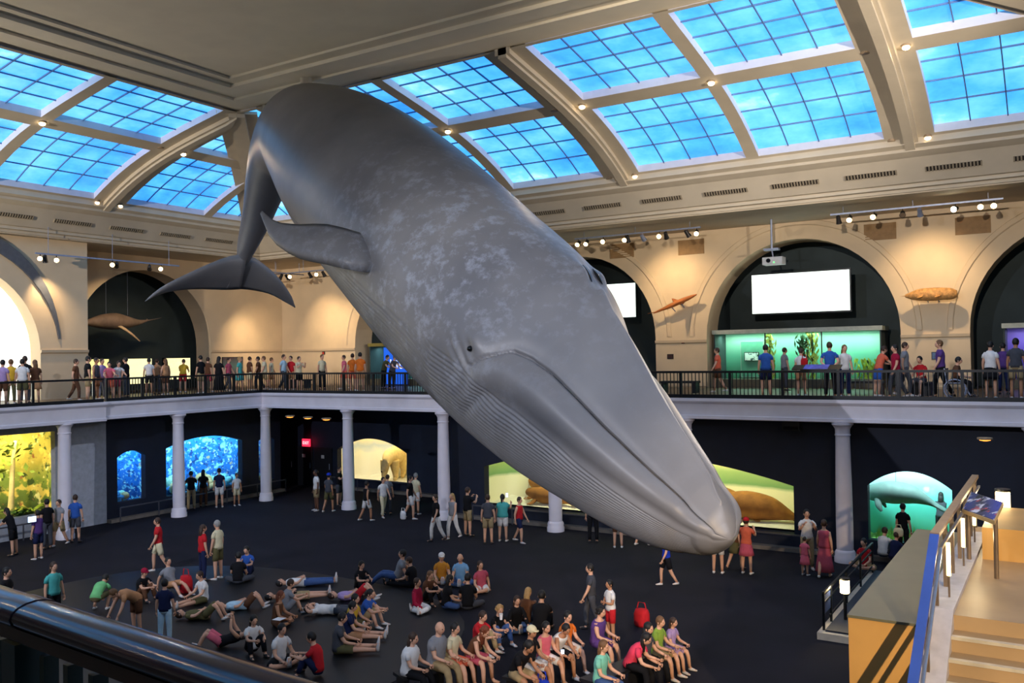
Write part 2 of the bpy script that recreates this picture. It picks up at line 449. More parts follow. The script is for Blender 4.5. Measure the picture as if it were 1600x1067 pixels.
# ---- entablature with vent grilles
PROF = [(-0.3, 13.5), (-0.3, 13.3), (-0.12, 13.2), (-0.12, 13.1), (0.06, 13.0), (0.16, 12.95), (0.76, 12.22), (0.86, 12.2), (0.86, 12.08), (1.08, 12.04), (1.08, 11.9), (1.9, 11.9), (1.9, 13.5)]
vent_m = mat('vent_dark', (40, 33, 26), 0.7); slat_m = mat('vent_slat', (150, 138, 116), 0.6)
for side in ('back', 'left', 'right', 'near'):
    lo, hi = ENDS[side]
    rings = []
    for e, s in ((lo, -1), (hi, 1)):
        rings.append([pos(side, e + s * o, o, z) for o, z in PROF])
    en = struct(MB().rings(rings, caps=False), 'trim_6', plaster)
    if side in ('right', 'near'): continue
    k0 = -15.8 if side == 'back' else 19.35
    for k in range(-8, 9):
        u = k0 + 2.56 * k
        if u < lo + 1.5 or u > hi - 1.5: continue
        o0, zz0, o1, zz1 = 0.41, 12.645, 0.52, 12.51
        nrm = (Vector((0.73, 0.60)))  # outward normal of slope in (-o, -z)
        g = MB(); 
        P = [pos(side, u + a, o - 0.012, z - 0.012) for a, (o, z) in ((-0.82, (o0, zz0)), (0.82, (o0, zz0)), (0.82, (o1, zz1)), (-0.82, (o1, zz1)))]
        g.add(P, [(0, 1, 2, 3)]).build('vent', vent_m, en)
        sl = MB()
        for j in range(17):
            uu = u - 0.82 + 1.64 * j / 16
            sl.bar(pos(side, uu, o0 - 0.02, zz0 - 0.02), pos(side, uu, o1 - 0.02, zz1 - 0.02), 0.045, 0.05)
        sl.build('vent_slats', slat_m, en)
# aisle ceiling outside the cornice
mb = MB()
for x0, x1, y0, y1 in ((WXL - 4, WXR + 4, CYB + 1.0, WYB + 4), (WXL - 4, WXR + 4, WYN - 4, CYN - 1.0), (WXL - 4, CXL - 1.0, CYN - 1.0, CYB + 1.0), (CXR + 1.0, WXR + 4, CYN - 1.0, CYB + 1.0)):
    mb.box(x0, x1, y0, y1, AISLE, AISLE + 0.3)
struct(mb, 'ceiling_aisle', plaster)
# ---- walls with arches
def arch_wall(mb, T, u0, u1, z0, z1, openings, depth):
    """front face with openings (uc, hw, zb, zs, rise, kind) cut out, plus their reveals; T(u, d, z)"""
    cuts = sorted(openings)
    u = u0
    for (uc, hw, zb, zs, rise, kind) in cuts:
        a, b = uc - hw, uc + hw
        mb.quad(T(u, 0, z0), T(a, 0, z0), T(a, 0, z1), T(u, 0, z1))
        N = 28
        arc = []
        for k in range(N + 1):
            if kind == 'round':
                ang = math.pi * (1 - k / N); arc.append((uc + hw * math.cos(ang), zs + rise * math.sin(ang)))
            else:
                x = -1 + 2 * k / N; arc.append((uc + hw * x, zs + rise * (1 - x * x)))
        for p, q in zip(arc, arc[1:]):
            mb.quad(T(p[0], 0, p[1]), T(q[0], 0, q[1]), T(q[0], 0, z1), T(p[0], 0, z1))
            mb.quad(T(p[0], 0, p[1]), T(p[0], depth, p[1]), T(q[0], depth, q[1]), T(q[0], 0, q[1]))
        if zb > z0 + 1e-4:
            mb.quad(T(a, 0, z0), T(b, 0, z0), T(b, 0, zb), T(a, 0, zb))
            mb.quad(T(a, 0, zb), T(b, 0, zb), T(b, depth, zb), T(a, depth, zb))
        mb.quad(T(a, 0, zb), T(a, depth, zb), T(a, depth, zs), T(a, 0, zs))
        mb.quad(T(b, 0, zb), T(b, 0, zs), T(b, depth, zs), T(b, depth, zb))
        u = b
    mb.quad(T(u, 0, z0), T(u1, 0, z0), T(u1, 0, z1), T(u, 0, z1))
    return mb
def arch_outline(uc, hw, zb, zs, rise, kind, N=28):
    pts = [(uc - hw, zb)]
    for k in range(N + 1):
        if kind == 'round':
            ang = math.pi * (1 - k / N); pts.append((uc + hw * math.cos(ang), zs + rise * math.sin(ang)))
        else:
            x = -1 + 2 * k / N; pts.append((uc + hw * x, zs + rise * (1 - x * x)))
    pts.append((uc + hw, zb))
    return pts
ZS = 7.3
BACK_ARCH = [-30.05, -19.75, -9.43, 0.9]
TB = lambda u, d, z: (u, WYB + d, z)
mb = arch_wall(MB(), TB, WXL - 0.2, WXR, MZ, 12.2, [(c, 3.95, MZ, ZS, 3.95, 'round') for c in BACK_ARCH], 1.4)
wall_back = struct(mb, 'wall_back', plaster_w)
TL = lambda u, d, z: (WXL - d, u, z)
mb = arch_wall(MB(), TL, 22.8, WYB + 0.2, MZ, 12.2, [(28.25, 3.95, MZ, ZS, 3.95, 'round')], 1.2)
wall_left = struct(mb, 'wall_left', plaster_w)
PX = -36.9
TP = lambda u, d, z: (PX - d, u, z)
mb = arch_wall(MB(), TP, -8, 23.2, MZ, 12.2, [(17.3, 3.75, MZ, 7.0, 3.75, 'round')], 0.9)
mb.quad((PX, 23.2, MZ), (WXL - 1, 23.2, MZ), (WXL - 1, 23.2, 12.2), (PX, 23.2, 12.2))
struct(mb, 'wall_pavilion', plaster_w)
# plain walls beside and behind the photographer's side of the hall
struct(MB().box(WXR, WXR + 0.3, WYN, WYB + 3, 0, 12.2), 'wall_right', plaster_w)
struct(MB().box(WXL, WXR, WYN - 0.3, WYN, 0, 12.2), 'wall_near', plaster_w)
# dark niches behind the arches
struct(MB().box(WXL, WXR, WYB + 3.4, WYB + 3.6, MZ, 12.2), 'wall_niche_back', dark_m)
struct(MB().box(WXL - 3.2, WXL - 3.0, 22, WYB + 3, MZ, 12.2), 'wall_niche_left', dark_m)
mb = MB()
for c in BACK_ARCH:
    for s in (-1, 1):
        x = c + s * 4.0
        mb.box(min(x, x + s * 0.1), max(x, x + s * 0.1), WYB + 1.4, WYB + 3.4, MZ, 12.0)
struct(mb, 'wall_niche_sides', dark_m)
# impost mouldings and dado on the piers
def moulding(mb, T, a, b, z, h=0.16, o=0.07):
    mb.prism([T(a, 0.01, z), T(a, -o, z + h * 0.3), T(a, -o * 1.4, z + h), T(a, 0.01, z + h)], Vector(T(b, 0, z)) - Vector(T(a, 0, z)))
mb = MB()
eds = [WXL] + [x for c in BACK_ARCH for x in (c - 3.95, c + 3.95)] + [WXR]
for a, b in zip(eds[::2], eds[1::2]):
    moulding(mb, TB, a, b, 6.98); moulding(mb, TB, a, b, MZ + 0.0, 0.25, 0.05)
for a, b in ((23.2, 24.3), (32.2, WYB)): moulding(mb, TL, a, b, 6.98); moulding(mb, TL, a, b, MZ, 0.25, 0.05)
moulding(mb, TP, 21.05, 23.2, 6.98)
struct(mb, 'trim_7', plaster_w)
# thin raised arch bands around the openings
band = MB()
for c in BACK_ARCH:
    ring = []
    for k in range(33):
        a = math.pi * k / 32
        ring.append([(c + r * math.cos(a), WYB + d, ZS + r * math.sin(a)) for r, d in ((4.75, 0.01), (4.72, -0.05), (4.55, -0.05), (4.5, 0.01))])
    band.rings(ring)
struct(band, 'trim_8', plaster_w)
# pavilion: raised grey crescent over the big arch, thickest at the crown
ring = []
for k in range(25):
    a = math.pi * 0.04 + (math.pi * 0.92) * k / 24
    th = 0.62 * math.sin(a) ** 1.2
    r = 4.55
    c = (17.3, 7.05)
    ring.append([(PX + o, c[0] + (r + q) * math.cos(a), c[1] + (r + q) * math.sin(a)) for o, q in ((0.0, 0.0), (0.10, 0.0), (0.10, th), (0.0, th + 0.01))])
struct(MB().rings(ring), 'trim_9', mat('arch_crescent_grey', (88, 92, 100), 0.7))
# ---- mezzanine slab, soffit, fascia
mb = MB()
for x0, x1, y0, y1 in ((WXL - 4, WXR, YB - 0.02, WYB + 4), (WXL - 4, XL + 0.02, YN, YB), (XR, WXR, YN, YB), (WXL - 4, WXR, WYN, YN + 0.02)):
    mb.box(x0, x1, y0, y1, MZ - 0.25, MZ)
struct(mb, 'floor_mezzanine', mezz_m)
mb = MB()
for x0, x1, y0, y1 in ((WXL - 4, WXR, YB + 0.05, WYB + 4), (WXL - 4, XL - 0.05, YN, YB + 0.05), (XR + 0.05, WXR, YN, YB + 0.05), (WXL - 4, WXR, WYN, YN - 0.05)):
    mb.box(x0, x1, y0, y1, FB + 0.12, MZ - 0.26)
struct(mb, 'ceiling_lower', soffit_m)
FP = [(0.10, MZ + 0.02), (-0.16, MZ + 0.02), (-0.16, MZ - 0.08), (-0.10, MZ - 0.15), (-0.05, MZ - 0.17), (-0.05, FB + 0.14), (-0.09, FB + 0.12), (-0.09, FB + 0.02), (-0.05, FB), (0.42, FB), (0.42, FB + 0.1), (0.10, FB + 0.1)]
def fascia(name, ends, T):
    rings = [[T(e + s * o, o, z) for o, z in FP] for e, s in ends]
    return struct(MB().rings(rings), name, fascia_m)
fascia('trim_10', ((XL, -1), (XR, 1)), lambda u, o, z: (u, YB + o, z))
fascia('trim_11', ((20.6, 0), (YB, 1)), lambda u, o, z: (XL - o, u, z))
fascia('trim_12', ((YN, -1), (20.6, 0)), lambda u, o, z: (XL + 0.14 - o, u, z - (0.05 if z < 4.8 else 0)))
fascia('trim_13', ((XL, -1), (XR, 1)), lambda u, o, z: (u, YN - o, z))
fascia('trim_14', ((YN, -1), (YB, 1)), lambda u, o, z: (XR + o, u, z))
# ---- columns
col_m = mat('column_paint', (234, 228, 238), 0.5, noise=(2, 0.05))
def column(x, y, label, dia=0.5):
    t = thing('column', label, 'column', (x, y, 0), group='white columns under the mezzanine')
    r = dia / 2
    MB().lathe([(r * 1.3, 0), (r * 1.3, 0.16), (r * 1.22, 0.19), (r * 1.22, 0.3), (r * 1.1, 0.36), (r * 1.02, 0.38)], 24, (x, y, 0)).build('base', col_m, t, 40)
    MB().lathe([(r * 1.0, 0.38), (r * 1.02, 1.3), (r * 0.97, 2.4), (r * 0.86, FB - 0.42)], 24, (x, y, 0), caps=False).build('shaft', col_m, t, 40)
    MB().lathe([(r * 0.86, FB - 0.42), (r * 0.95, FB - 0.41), (r * 0.95, FB - 0.37), (r * 0.88, FB - 0.35), (r * 0.9, FB - 0.2), (r * 1.15, FB - 0.1), (r * 1.3, FB - 0.07), (r * 1.3, FB)], 24, (x, y, 0)).build('capital', col_m, t, 40)
    return t
names_back = ['white round column in the hall corner beside the red exit sign', 'white round column in front of the polar bear window', 'white round column beside the narrow green arched window',
              'white round column standing before the left half of the walrus window', 'white round column mostly hidden behind the snout of the whale', 'white round column between the walrus window and the manatee window', 'white round column at the far right end, behind the staircase']
for k, n in enumerate(names_back): column(-31.75 + 5.16 * k, YB + 0.15, n)
column(XL - 0.12, 24.1, 'white round column in front of the wide blue reef window')
column(XL - 0.05, 19.05, 'white round column beside the golden forest window')
# ---- lower walls with diorama openings
BACK_OPEN = {'walrus': (-13.85, 6.15, 0.55, 2.12, 0.85, 'seg'), 'manatee': (-4.2, 1.2, 0.59, 2.3, 0.5, 'seg')}
LY = 29.55
TLB = lambda u, d, z: (u, LY + d, z)
mb = arch_wall(MB(), TLB, -21.6, WXR, 0, FB + 0.2, list(BACK_OPEN.values()), 0.35); struct(mb, 'wall_lower_back', navy)
LX = -33.4
TLL = lambda u, d, z: (LX - d, u, z)
LEFT_OPEN = {'reef_small': (22.9, 0.66, 0.75, 2.6, 0.24, 'seg'), 'reef_large': (26.68, 2.1, 0.66, 2.75, 0.36, 'seg'), 'reef_edge': (30.3, 0.5, 0.66, 2.6, 0.2, 'seg')}
mb = arch_wall(MB(), TLL, 21.75, 31.2, 0, FB + 0.2, list(LEFT_OPEN.values()), 0.3)
mb.quad((LX, 31.2, 0), (LX - 4, 31.2, 0), (LX - 4, 31.2, 4.5), (LX, 31.2, 4.5)); struct(mb, 'wall_lower_left', navy)
grey_w = mat('grey_painted_wall', (176, 182, 194), 0.6)
mb = arch_wall(MB(), TLL, 4, 21.75, 0, FB + 0.2, [(15.3, 4.3, 0.8, 3.92, 0.01, 'seg')], 0.3); struct(mb, 'wall_lower_pavilion', grey_w)
CY0 = 33.2
TLC = lambda u, d, z: (u, CY0 + d, z)
BEAR = (-29.2, 2.25, 0.5, 1.95, 0.62, 'seg')
mb = arch_wall(MB(), TLC, LX - 4, -24.9, 0, FB + 0.2, [BEAR], 0.3); struct(mb, 'wall_lower_corner', navy)
# angled wall between the corner recess and the straight back wall
A0, A1 = Vector((-24.9, CY0, 0)), Vector((-21.6, LY, 0)); AD = (A1 - A0).normalized(); AN = Vector((-AD.y, AD.x, 0)) * 1.0
if AN.y < 0: AN = -AN
TLA = lambda u, d, z: tuple(A0 + AD * u + AN * d + Vector((0, 0, z)))
ALEN = (A1 - A0).length
GREEN = (2.2, 1.3, 0.4, 1.9, 0.95, 'round')
mb = arch_wall(MB(), TLA, 0, ALEN, 0, FB + 0.2, [GREEN], 0.3); struct(mb, 'wall_lower_angle', navy)
# skirting kerb along the lower walls
kerb = mat('stone_kerb', (120, 112, 104), 0.6)
struct(MB().box(-21.6, WXR, LY - 0.3, LY + 0.02, 0, 0.13), 'baseboard_back', kerb)
struct(MB().box(LX - 0.02, LX + 0.3, 21.75, 31.2, 0, 0.13), 'baseboard_left', kerb)
struct(MB().box(-31.8, -24.9, CY0 - 0.3, CY0 + 0.02, 0, 0.13), 'baseboard_corner', kerb)
# ================================================================== the whale
def cr(tab, t):
    """Catmull-Rom through the rows of tab at parameter t (row units)"""
    tab = np.asarray(tab, float); n = len(tab)
    t = min(max(t, 0.0), n - 1.0001); i = int(t); f = t - i
    p0, p1, p2, p3 = tab[max(i - 1, 0)], tab[i], tab[min(i + 1, n - 1)], tab[min(i + 2, n - 1)]
    return 0.5 * ((2 * p1) + (-p0 + p2) * f + (2 * p0 - 5 * p1 + 4 * p2 - p3) * f * f + (-p0 + 3 * p1 - 3 * p2 + p3) * f ** 3)
# centre line stations (world), diameter
WS = [((1133, 836), 13.60, 0.42), ((1122, 828), 13.75, 0.78), ((1097, 810), 14.1, 1.24), ((1052, 779), 14.6, 1.76), ((980, 716), 15.5, 2.50), ((895, 627), 16.75, 3.50), ((826, 551), 18.0, 4.10),
      ((739, 461), 19.8, 4.50), ((660, 378), 21.8, 4.65), ((597, 314), 23.7, 4.65), ((540, 259), 25.6, 4.30), ((496, 222), 27.3, 3.65), ((462, 207), 28.7, 2.95),
      ((432, 236), 30.0, 2.2), ((416, 285), 30.8, 1.8), ((402, 336), 31.5, 1.36), ((386, 383), 32.2, 0.92), ((379, 408), 32.6, 0.6)]
WK = 1.045
WTAB = [list(at_d(p[0], p[1], d * WK)) + [w * WK] for p, d, w in WS]
NWS = len(WTAB) - 1
def WROLL(s): return math.radians(float(np.interp(s, [0, 3, 4, 5, 6, 7, 9, 11, 14, 17], [-3, -2, -1, 3, 16, 28, 34, 24, 0, 0])))
def whale_frame(s):
    c = cr(WTAB, s); e = 0.05
    T = Vector((cr(WTAB, s + e) - cr(WTAB, s - e))[:3]).normalized()   # towards the tail
    D = Vector((0, 0, 1)); D = (D - T * D.dot(T)).normalized()
    L = D.cross(T).normalized()
    C = Vector(c[:3])
    v = CAMP - C
    if L.dot(v) < 0: L = -L
    r = WROLL(s)
    D, L = D * math.cos(r) - L * math.sin(r), L * math.cos(r) + D * math.sin(r)
    return C, T, D, L, float(c[3])
def lerp_tab(tab, s):
    xs = [a for a, b in tab]; ys = [b for a, b in tab]
    return float(np.interp(s, xs, ys))
mouth_ang = [(0, 72), (0.45, 60), (1.4, 55), (2.9, 50), (3.75, 51), (4.45, 54), (4.8, 56), (5.05, 60), (5.25, 67), (5.45, 83), (5.55, 92), (5.7, 97)]
pleat_ang = [(0, 120), (1.2, 97), (3, 86), (4.3, 84), (4.8, 86), (5.4, 93), (5.85, 100), (6.55, 115), (7.35, 126), (8.5, 138), (9.5, 148), (10.3, 158)]
def whale_radius(s, th, C):
    """th in degrees from the back (0) to the belly (180); returns lateral and dorsal offsets in half-diameters"""
    a = math.radians(th); sn, cs = abs(math.sin(a)), math.cos(a)
    roof = lerp_tab([(0, 0.55), (1, 0.8), (2.5, 1.0), (5, 0.9), (5.7, 0.4), (6.6, 0.0)], s)   # roof-shaped rostrum
    mm = lerp_tab(mouth_ang, s); n = 2.0 - 0.8 * roof * (1.0 if th < mm else max(0.0, 1 - (th - mm) / 25.0))
    wid = lerp_tab([(0, 1.1), (1, 1.12), (3, 1.05), (5, 0.98), (7, 0.96), (9, 0.93), (11, 0.86), (13, 0.8), (15, 0.72), (17, 0.7)], s)
    hd = lerp_tab([(0, 1.0), (1, 1.1), (2, 1.12), (3, 1.14), (4, 1.17), (5, 1.12), (7, 1.0), (17, 1.0)], s)
    hv = lerp_tab([(0, 1.15), (2, 1.0), (4, 0.98), (6, 1.0), (17, 1.0)], s)
    r = (sn ** n + abs(cs) ** n) ** (-1.0 / n)
    x = r * sn * wid; y = r * cs * (hd if cs > 0 else hv)
    return x, y
ths_up = np.linspace(0, 90, 120); ths_dn = np.linspace(90, 180, 170)[1:]
ths = np.concatenate([ths_up, ths_dn])
svals = np.concatenate([np.linspace(0, 0.6, 12), np.linspace(0.6, 5.0, 90)[1:], np.linspace(5.0, 6.2, 50)[1:], np.linspace(6.2, 11, 60)[1:], np.linspace(11, NWS, 54)[1:]])
wrings = []
for s in svals:
    C, T, D, L, w = whale_frame(s)
    R = w / 2
    ma = lerp_tab(mouth_ang, s); pa = lerp_tab(pleat_ang, s)
    mouth_on = 1.0 if s < 5.42 else max(0.0, 1 - (s - 5.42) / 0.22)
    pl_on = min(1, max(0, (s - 0.9) / 0.8)) * (1.0 if s < 9.2 else max(0, 1 - (s - 9.2) / 1.0))
    blow = math.exp(-((s - 5.74) / 0.2) ** 2)
    half = []
    for th in ths:
        x, y = whale_radius(s, th, C)
        k = 1.0
        disp = 0.0
        d = th - ma
        if s < 5.8:
            disp -= mouth_on * min(0.15, 0.06 + 0.07 * R) * math.exp(-(d / 0.9) ** 2)                     # mouth groove
            if d > 0:
                disp += min(mouth_on, max(0, (5.6 - s) / 0.5)) * min(0.11, 0.07 * R) * math.exp(-((d - 13) / 10.0) ** 2)                 # lower lip bulge
                disp -= mouth_on * min(0.08, 0.05 * R) * math.exp(-((d - 31) / 7.0) ** 2)
            else:
                disp -= mouth_on * min(0.02, 0.015 * R) * math.exp(-((d + 4) / 5.0) ** 2)
        if s > 5.0 and s < 6.6:   # brow above the eye and folds behind the corner of the mouth
            disp += 0.10 * math.exp(-((s - 5.64) / 0.17) ** 2 - ((th - 81) / 5.5) ** 2)
            disp -= 0.06 * math.exp(-((s - 5.68) / 0.07) ** 2 - ((th - 87) / 3.0) ** 2)
            disp += 0.035 * math.sin((th - 96) * 0.8 + s * 9) * math.exp(-((s - 5.75) / 0.2) ** 2 - ((th - 97) / 7.0) ** 2)
        if th > pa and pl_on > 0:
            ph = (th - pa) / 2.9
            g = abs(math.sin(math.pi * ph))
            fade = min(1.0, (th - pa) / 4.0)
            disp -= 0.048 * pl_on * fade * (1 - g ** 0.55)
        disp += 0.10 * blow * math.exp(-((th - 7.5) / 3.2) ** 2) - 0.04 * blow * math.exp(-((th - 2.5) / 2.0) ** 2)
        if s > 1 and s < 5.4: disp += 0.05 * math.exp(-(th / 3.0) ** 2)                                     # median ridge
        v = Vector((x * R, y * R)); ln = v.length
        v = v * ((ln + disp) / max(ln, 1e-6))
        half.append(v)
    ring = [C + L * v.x + D * v.y for v in half] + [C - L * v.x + D * v.y for v in half[-2:0:-1]]
    wrings.append(ring)
wh = MB()
# rounded closing ring at the chin
C, T, D, L, w = whale_frame(0)
tip = C - T * 0.16
wrings = [[tip.lerp(p, 0.05) for p in wrings[0]], [tip.lerp(p, 0.6) - T * 0.02 for p in wrings[0]]] + wrings
wh.rings(wrings)
# ---- flukes and flippers: lens-section blades
def blade(mb, lead, trail, thick, nsec=14, nch=8):
    """closed blade between a leading and a trailing edge polyline"""
    def samp(pl, t): return Vector(cr([list(p) for p in pl], t * (len(pl) - 1)))
    rings = []
    for i in range(nsec + 1):
        t = i / nsec; a, b = samp(lead, t), samp(trail, t)
        t2 = min(1, t + 0.03); t1 = max(0, t - 0.03)
        span = (samp(lead, t2) + samp(trail, t2)) - (samp(lead, t1) + samp(trail, t1))
        nrm = (b - a).cross(span)
        nrm = nrm.normalized() if nrm.length > 1e-9 else Vector((0, 0, 1))
        th = thick * (1 - 0.85 * t) 
        up, dn = [], []
        for k in range(nch + 1):
            c = k / nch; prof = (c ** 0.5) * (1 - c) * 2.6
            up.append(a.lerp(b, c) + nrm * th * prof / 2); dn.append(a.lerp(b, c) - nrm * th * prof / 2)
        rings.append(up + dn[-2:0:-1])
    mb.rings(rings)
P = lambda x, y, d: at_d(x, y, d * WK)
blade(wh, [P(386, 396, 32.2), P(352, 402, 32.1), P(300, 424, 31.7), P(256, 447, 31.3), P(227, 470, 31.0)],
      [P(376, 452, 33.0), P(352, 453, 32.8), P(300, 452, 32.2), P(256, 458, 31.5), P(227, 471, 31.0)], 0.42)
blade(wh, [P(376, 396, 32.3), P(400, 404, 32.7), P(432, 430, 33.2), P(454, 460, 33.7), P(461, 479, 34.0)],
      [P(352, 453, 32.8), P(382, 452, 33.1), P(420, 459, 33.5), P(447, 473, 33.9), P(461, 481, 34.0)], 0.42)
def mirror_w(p, s=9.0):
    C, T, D, L, w = whale_frame(s); q = Vector(p) - C
    return Vector(p) - L * (2 * q.dot(L))
fl_lead = [P(690, 400, 22.0), P(606, 424, 19.9), P(560, 424, 18.9), P(512, 414, 19.3), P(462, 402, 19.8), P(424, 374, 20.3), P(408, 336, 20.7)]
fl_trail = [P(690, 370, 22.6), P(606, 374, 20.7), P(566, 364, 19.7), P(512, 350, 20.0), P(462, 350, 20.3), P(430, 345, 20.5), P(410, 329, 20.7)]
blade(wh, fl_lead, fl_trail, 0.5)
blade(wh, [mirror_w(p) for p in fl_lead], [mirror_w(p) for p in fl_trail], 0.5)
wm = bpy.data.materials.new('whale_skin'); wm.use_nodes = True
nt = wm.node_tree; b = nt.nodes['Principled BSDF']; b.inputs['Roughness'].default_value = 0.42; b.inputs['Specular IOR Level'].default_value = 0.4
tc = nt.nodes.new('ShaderNodeTexCoord')
def nnode(scale, detail, rough=0.55, w=0.0):
    n = nt.nodes.new('ShaderNodeTexNoise'); n.noise_dimensions = '4D'; n.inputs['W'].default_value = w
    n.inputs['Scale'].default_value = scale; n.inputs['Detail'].default_value = detail; n.inputs['Roughness'].default_value = rough
    nt.links.new(tc.outputs['Object'], n.inputs['Vector']); return n
def rampn(src, stops):
    r = nt.nodes.new('ShaderNodeValToRGB')
    while len(r.color_ramp.elements) < len(stops): r.color_ramp.elements.new(0.5)
    for e, (p, c) in zip(r.color_ramp.elements, stops): e.position = p; e.color = (*c, 1)
    nt.links.new(src, r.inputs['Fac']); return r
base = rampn(nnode(0.35, 3).outputs['Fac'], [(0.35, lin((98, 98, 102))), (0.65, lin((126, 124, 124)))])
spots = rampn(nnode(3.2, 6, 0.7, 2.0).outputs['Fac'], [(0.50, (0, 0, 0)), (0.64, (1, 1, 1))])
flank = at_d(690, 385, 19.2) - at_d(739, 461, 19.8 * WK)
vd = nt.nodes.new('ShaderNodeVectorMath'); vd.operation = 'DISTANCE'; vd.inputs[1].default_value = flank
nt.links.new(tc.outputs['Object'], vd.inputs[0])
dv_ = nt.nodes.new('ShaderNodeMath'); dv_.operation = 'DIVIDE'; dv_.inputs[1].default_value = 10.0; nt.links.new(vd.outputs['Value'], dv_.inputs[0])
zone = rampn(dv_.outputs[0], [(0.08, (0.75, 0.75, 0.75)), (0.26, (0.42, 0.42, 0.42)), (0.52, (0.05, 0.05, 0.05)), (1.0, (0.03, 0.03, 0.03))])
mul = nt.nodes.new('ShaderNodeMath'); mul.operation = 'MULTIPLY'
nt.links.new(spots.outputs['Color'], mul.inputs[0]); nt.links.new(zone.outputs['Color'], mul.inputs[1])
mx = nt.nodes.new('ShaderNodeMix'); mx.data_type = 'RGBA'
nt.links.new(mul.outputs[0], mx.inputs['Factor']); nt.links.new(base.outputs['Color'], mx.inputs['A']); mx.inputs['B'].default_value = (*lin((158, 163, 174)), 1)
nt.links.new(mx.outputs['Result'], b.inputs['Base Color'])
wroot = thing('whale_model', 'huge grey blue-whale model hanging head-down from the ceiling', 'whale', P(739, 461, 19.8))
wbody = wh.build('body', wm, wroot, True)
black = mat('gloss_black', (14, 14, 16), 0.15)
C, T, D, L, w = whale_frame(5.68)
ex, ey = whale_radius(5.68, 87, C)
ep = C + L * (ex * w / 2 - 0.02) + D * (ey * w / 2)
MB().sphere(ep, (0.075, 0.075, 0.06), 14, 8).build('eye', black, wroot, True)
for sgn in (-1, 1):
    pts = []
    for q in range(7):
        Cq, Tq, Dq, Lq, wq = whale_frame(5.56 + 0.055 * q)
        x, y = whale_radius(5.56 + 0.055 * q, 4.2, Cq)
        pts.append(Cq + Lq * (sgn * x * wq / 2) + Dq * (y * wq / 2 + 0.02))
    MB().tube(pts, [0.01, 0.025, 0.035, 0.035, 0.035, 0.025, 0.01], 8).build('blowhole', black, wroot, True)
# steel mount between the whale's back and the ceiling
C, T, D, L, w = whale_frame(12.0)
top = C + D * (w / 2 - 0.3)
mt = MB(); mt.tube([top, Vector((top.x, top.y, 16.6))], 0.2, 12); mt.lathe([(0.4, 16.3), (0.4, 16.6)], 20, (top.x, top.y, 0))
mt.build('ceiling_mount', plaster, wroot, 40)
# ================================================================== balcony railings
def railing(name, label, T, u0, u1, posts, step, rails_h=(0.0, 0.12, 0.93), post_w=0.085, bal_w=0.024, glass=False):
    """T(u, z) gives a point on the railing line"""
    a = Vector(T(u0, 0)); rt = thing(name, label, 'railing', a)
    MB().bar(T(u0, rails_h[2] - 0.03), T(u1, rails_h[2] - 0.03), 0.10, 0.075).build('top_rail', rail_m, rt)
    MB().bar(T(u0, 0.08), T(u1, 0.08), 0.06, 0.13).build('bottom_rail', rail_m, rt)
    pm = None
    for p in posts:
        if pm is None:
            m0 = MB().bar((0, 0, 0), (0, 0, rails_h[2] - 0.02), post_w); pm = m0.build('post', rail_m, rt, local=False); o = pm
        else: o = link_copy(pm, rt)
        o.location = Vector(T(p, 0)) - a
    bm = None; k = 0
    if glass:
        for p, q in zip(posts, posts[1:]):
            A, B = Vector(T(p + 0.05, 0.14)), Vector(T(q - 0.05, 0.14)); h = Vector((0, 0, rails_h[2] - 0.24))
            n = (B - A).cross(h).normalized() * 0.012
            MB().prism([A, B, B + h, A + h], n).build('glass_panel', glass_mat(), rt)
        return rt
    n = int((u1 - u0) / step)
    for k in range(1, n):
        u = u0 + (u1 - u0) * k / n
        if min(abs(u - p) for p in posts) < 0.05: continue
        if bm is None:
            bm = MB().bar((0, 0, 0.1), (0, 0, rails_h[2] - 0.05), bal_w).build('baluster', rail_m, rt, local=False); o = bm
        else: o = link_copy(bm, rt)
        o.location = Vector(T(u, 0)) - a
    return rt
railing('balcony_railing', 'black balustrade along the far mezzanine edge, behind the whale', lambda u, z: (u, YB - 0.04, MZ + z), XL, 4.5, [XL + 1.72 * k for k in range(22)], 0.128)
railing('balcony_railing', 'black balustrade along the left mezzanine edge up to the hall corner', lambda u, z: (XL + 0.04, u, MZ + z), 20.7, YB - 0.05, [20.72 + 1.56 * k for k in range(6)], 0.128)
railing('balcony_railing', 'glass-panelled railing at the far left of the mezzanine', lambda u, z: (XL + 0.16, u, MZ + z), 10.0, 20.5, [10.1, 12.0, 13.9, 15.8, 17.75, 20.1], 0.13, glass=True)
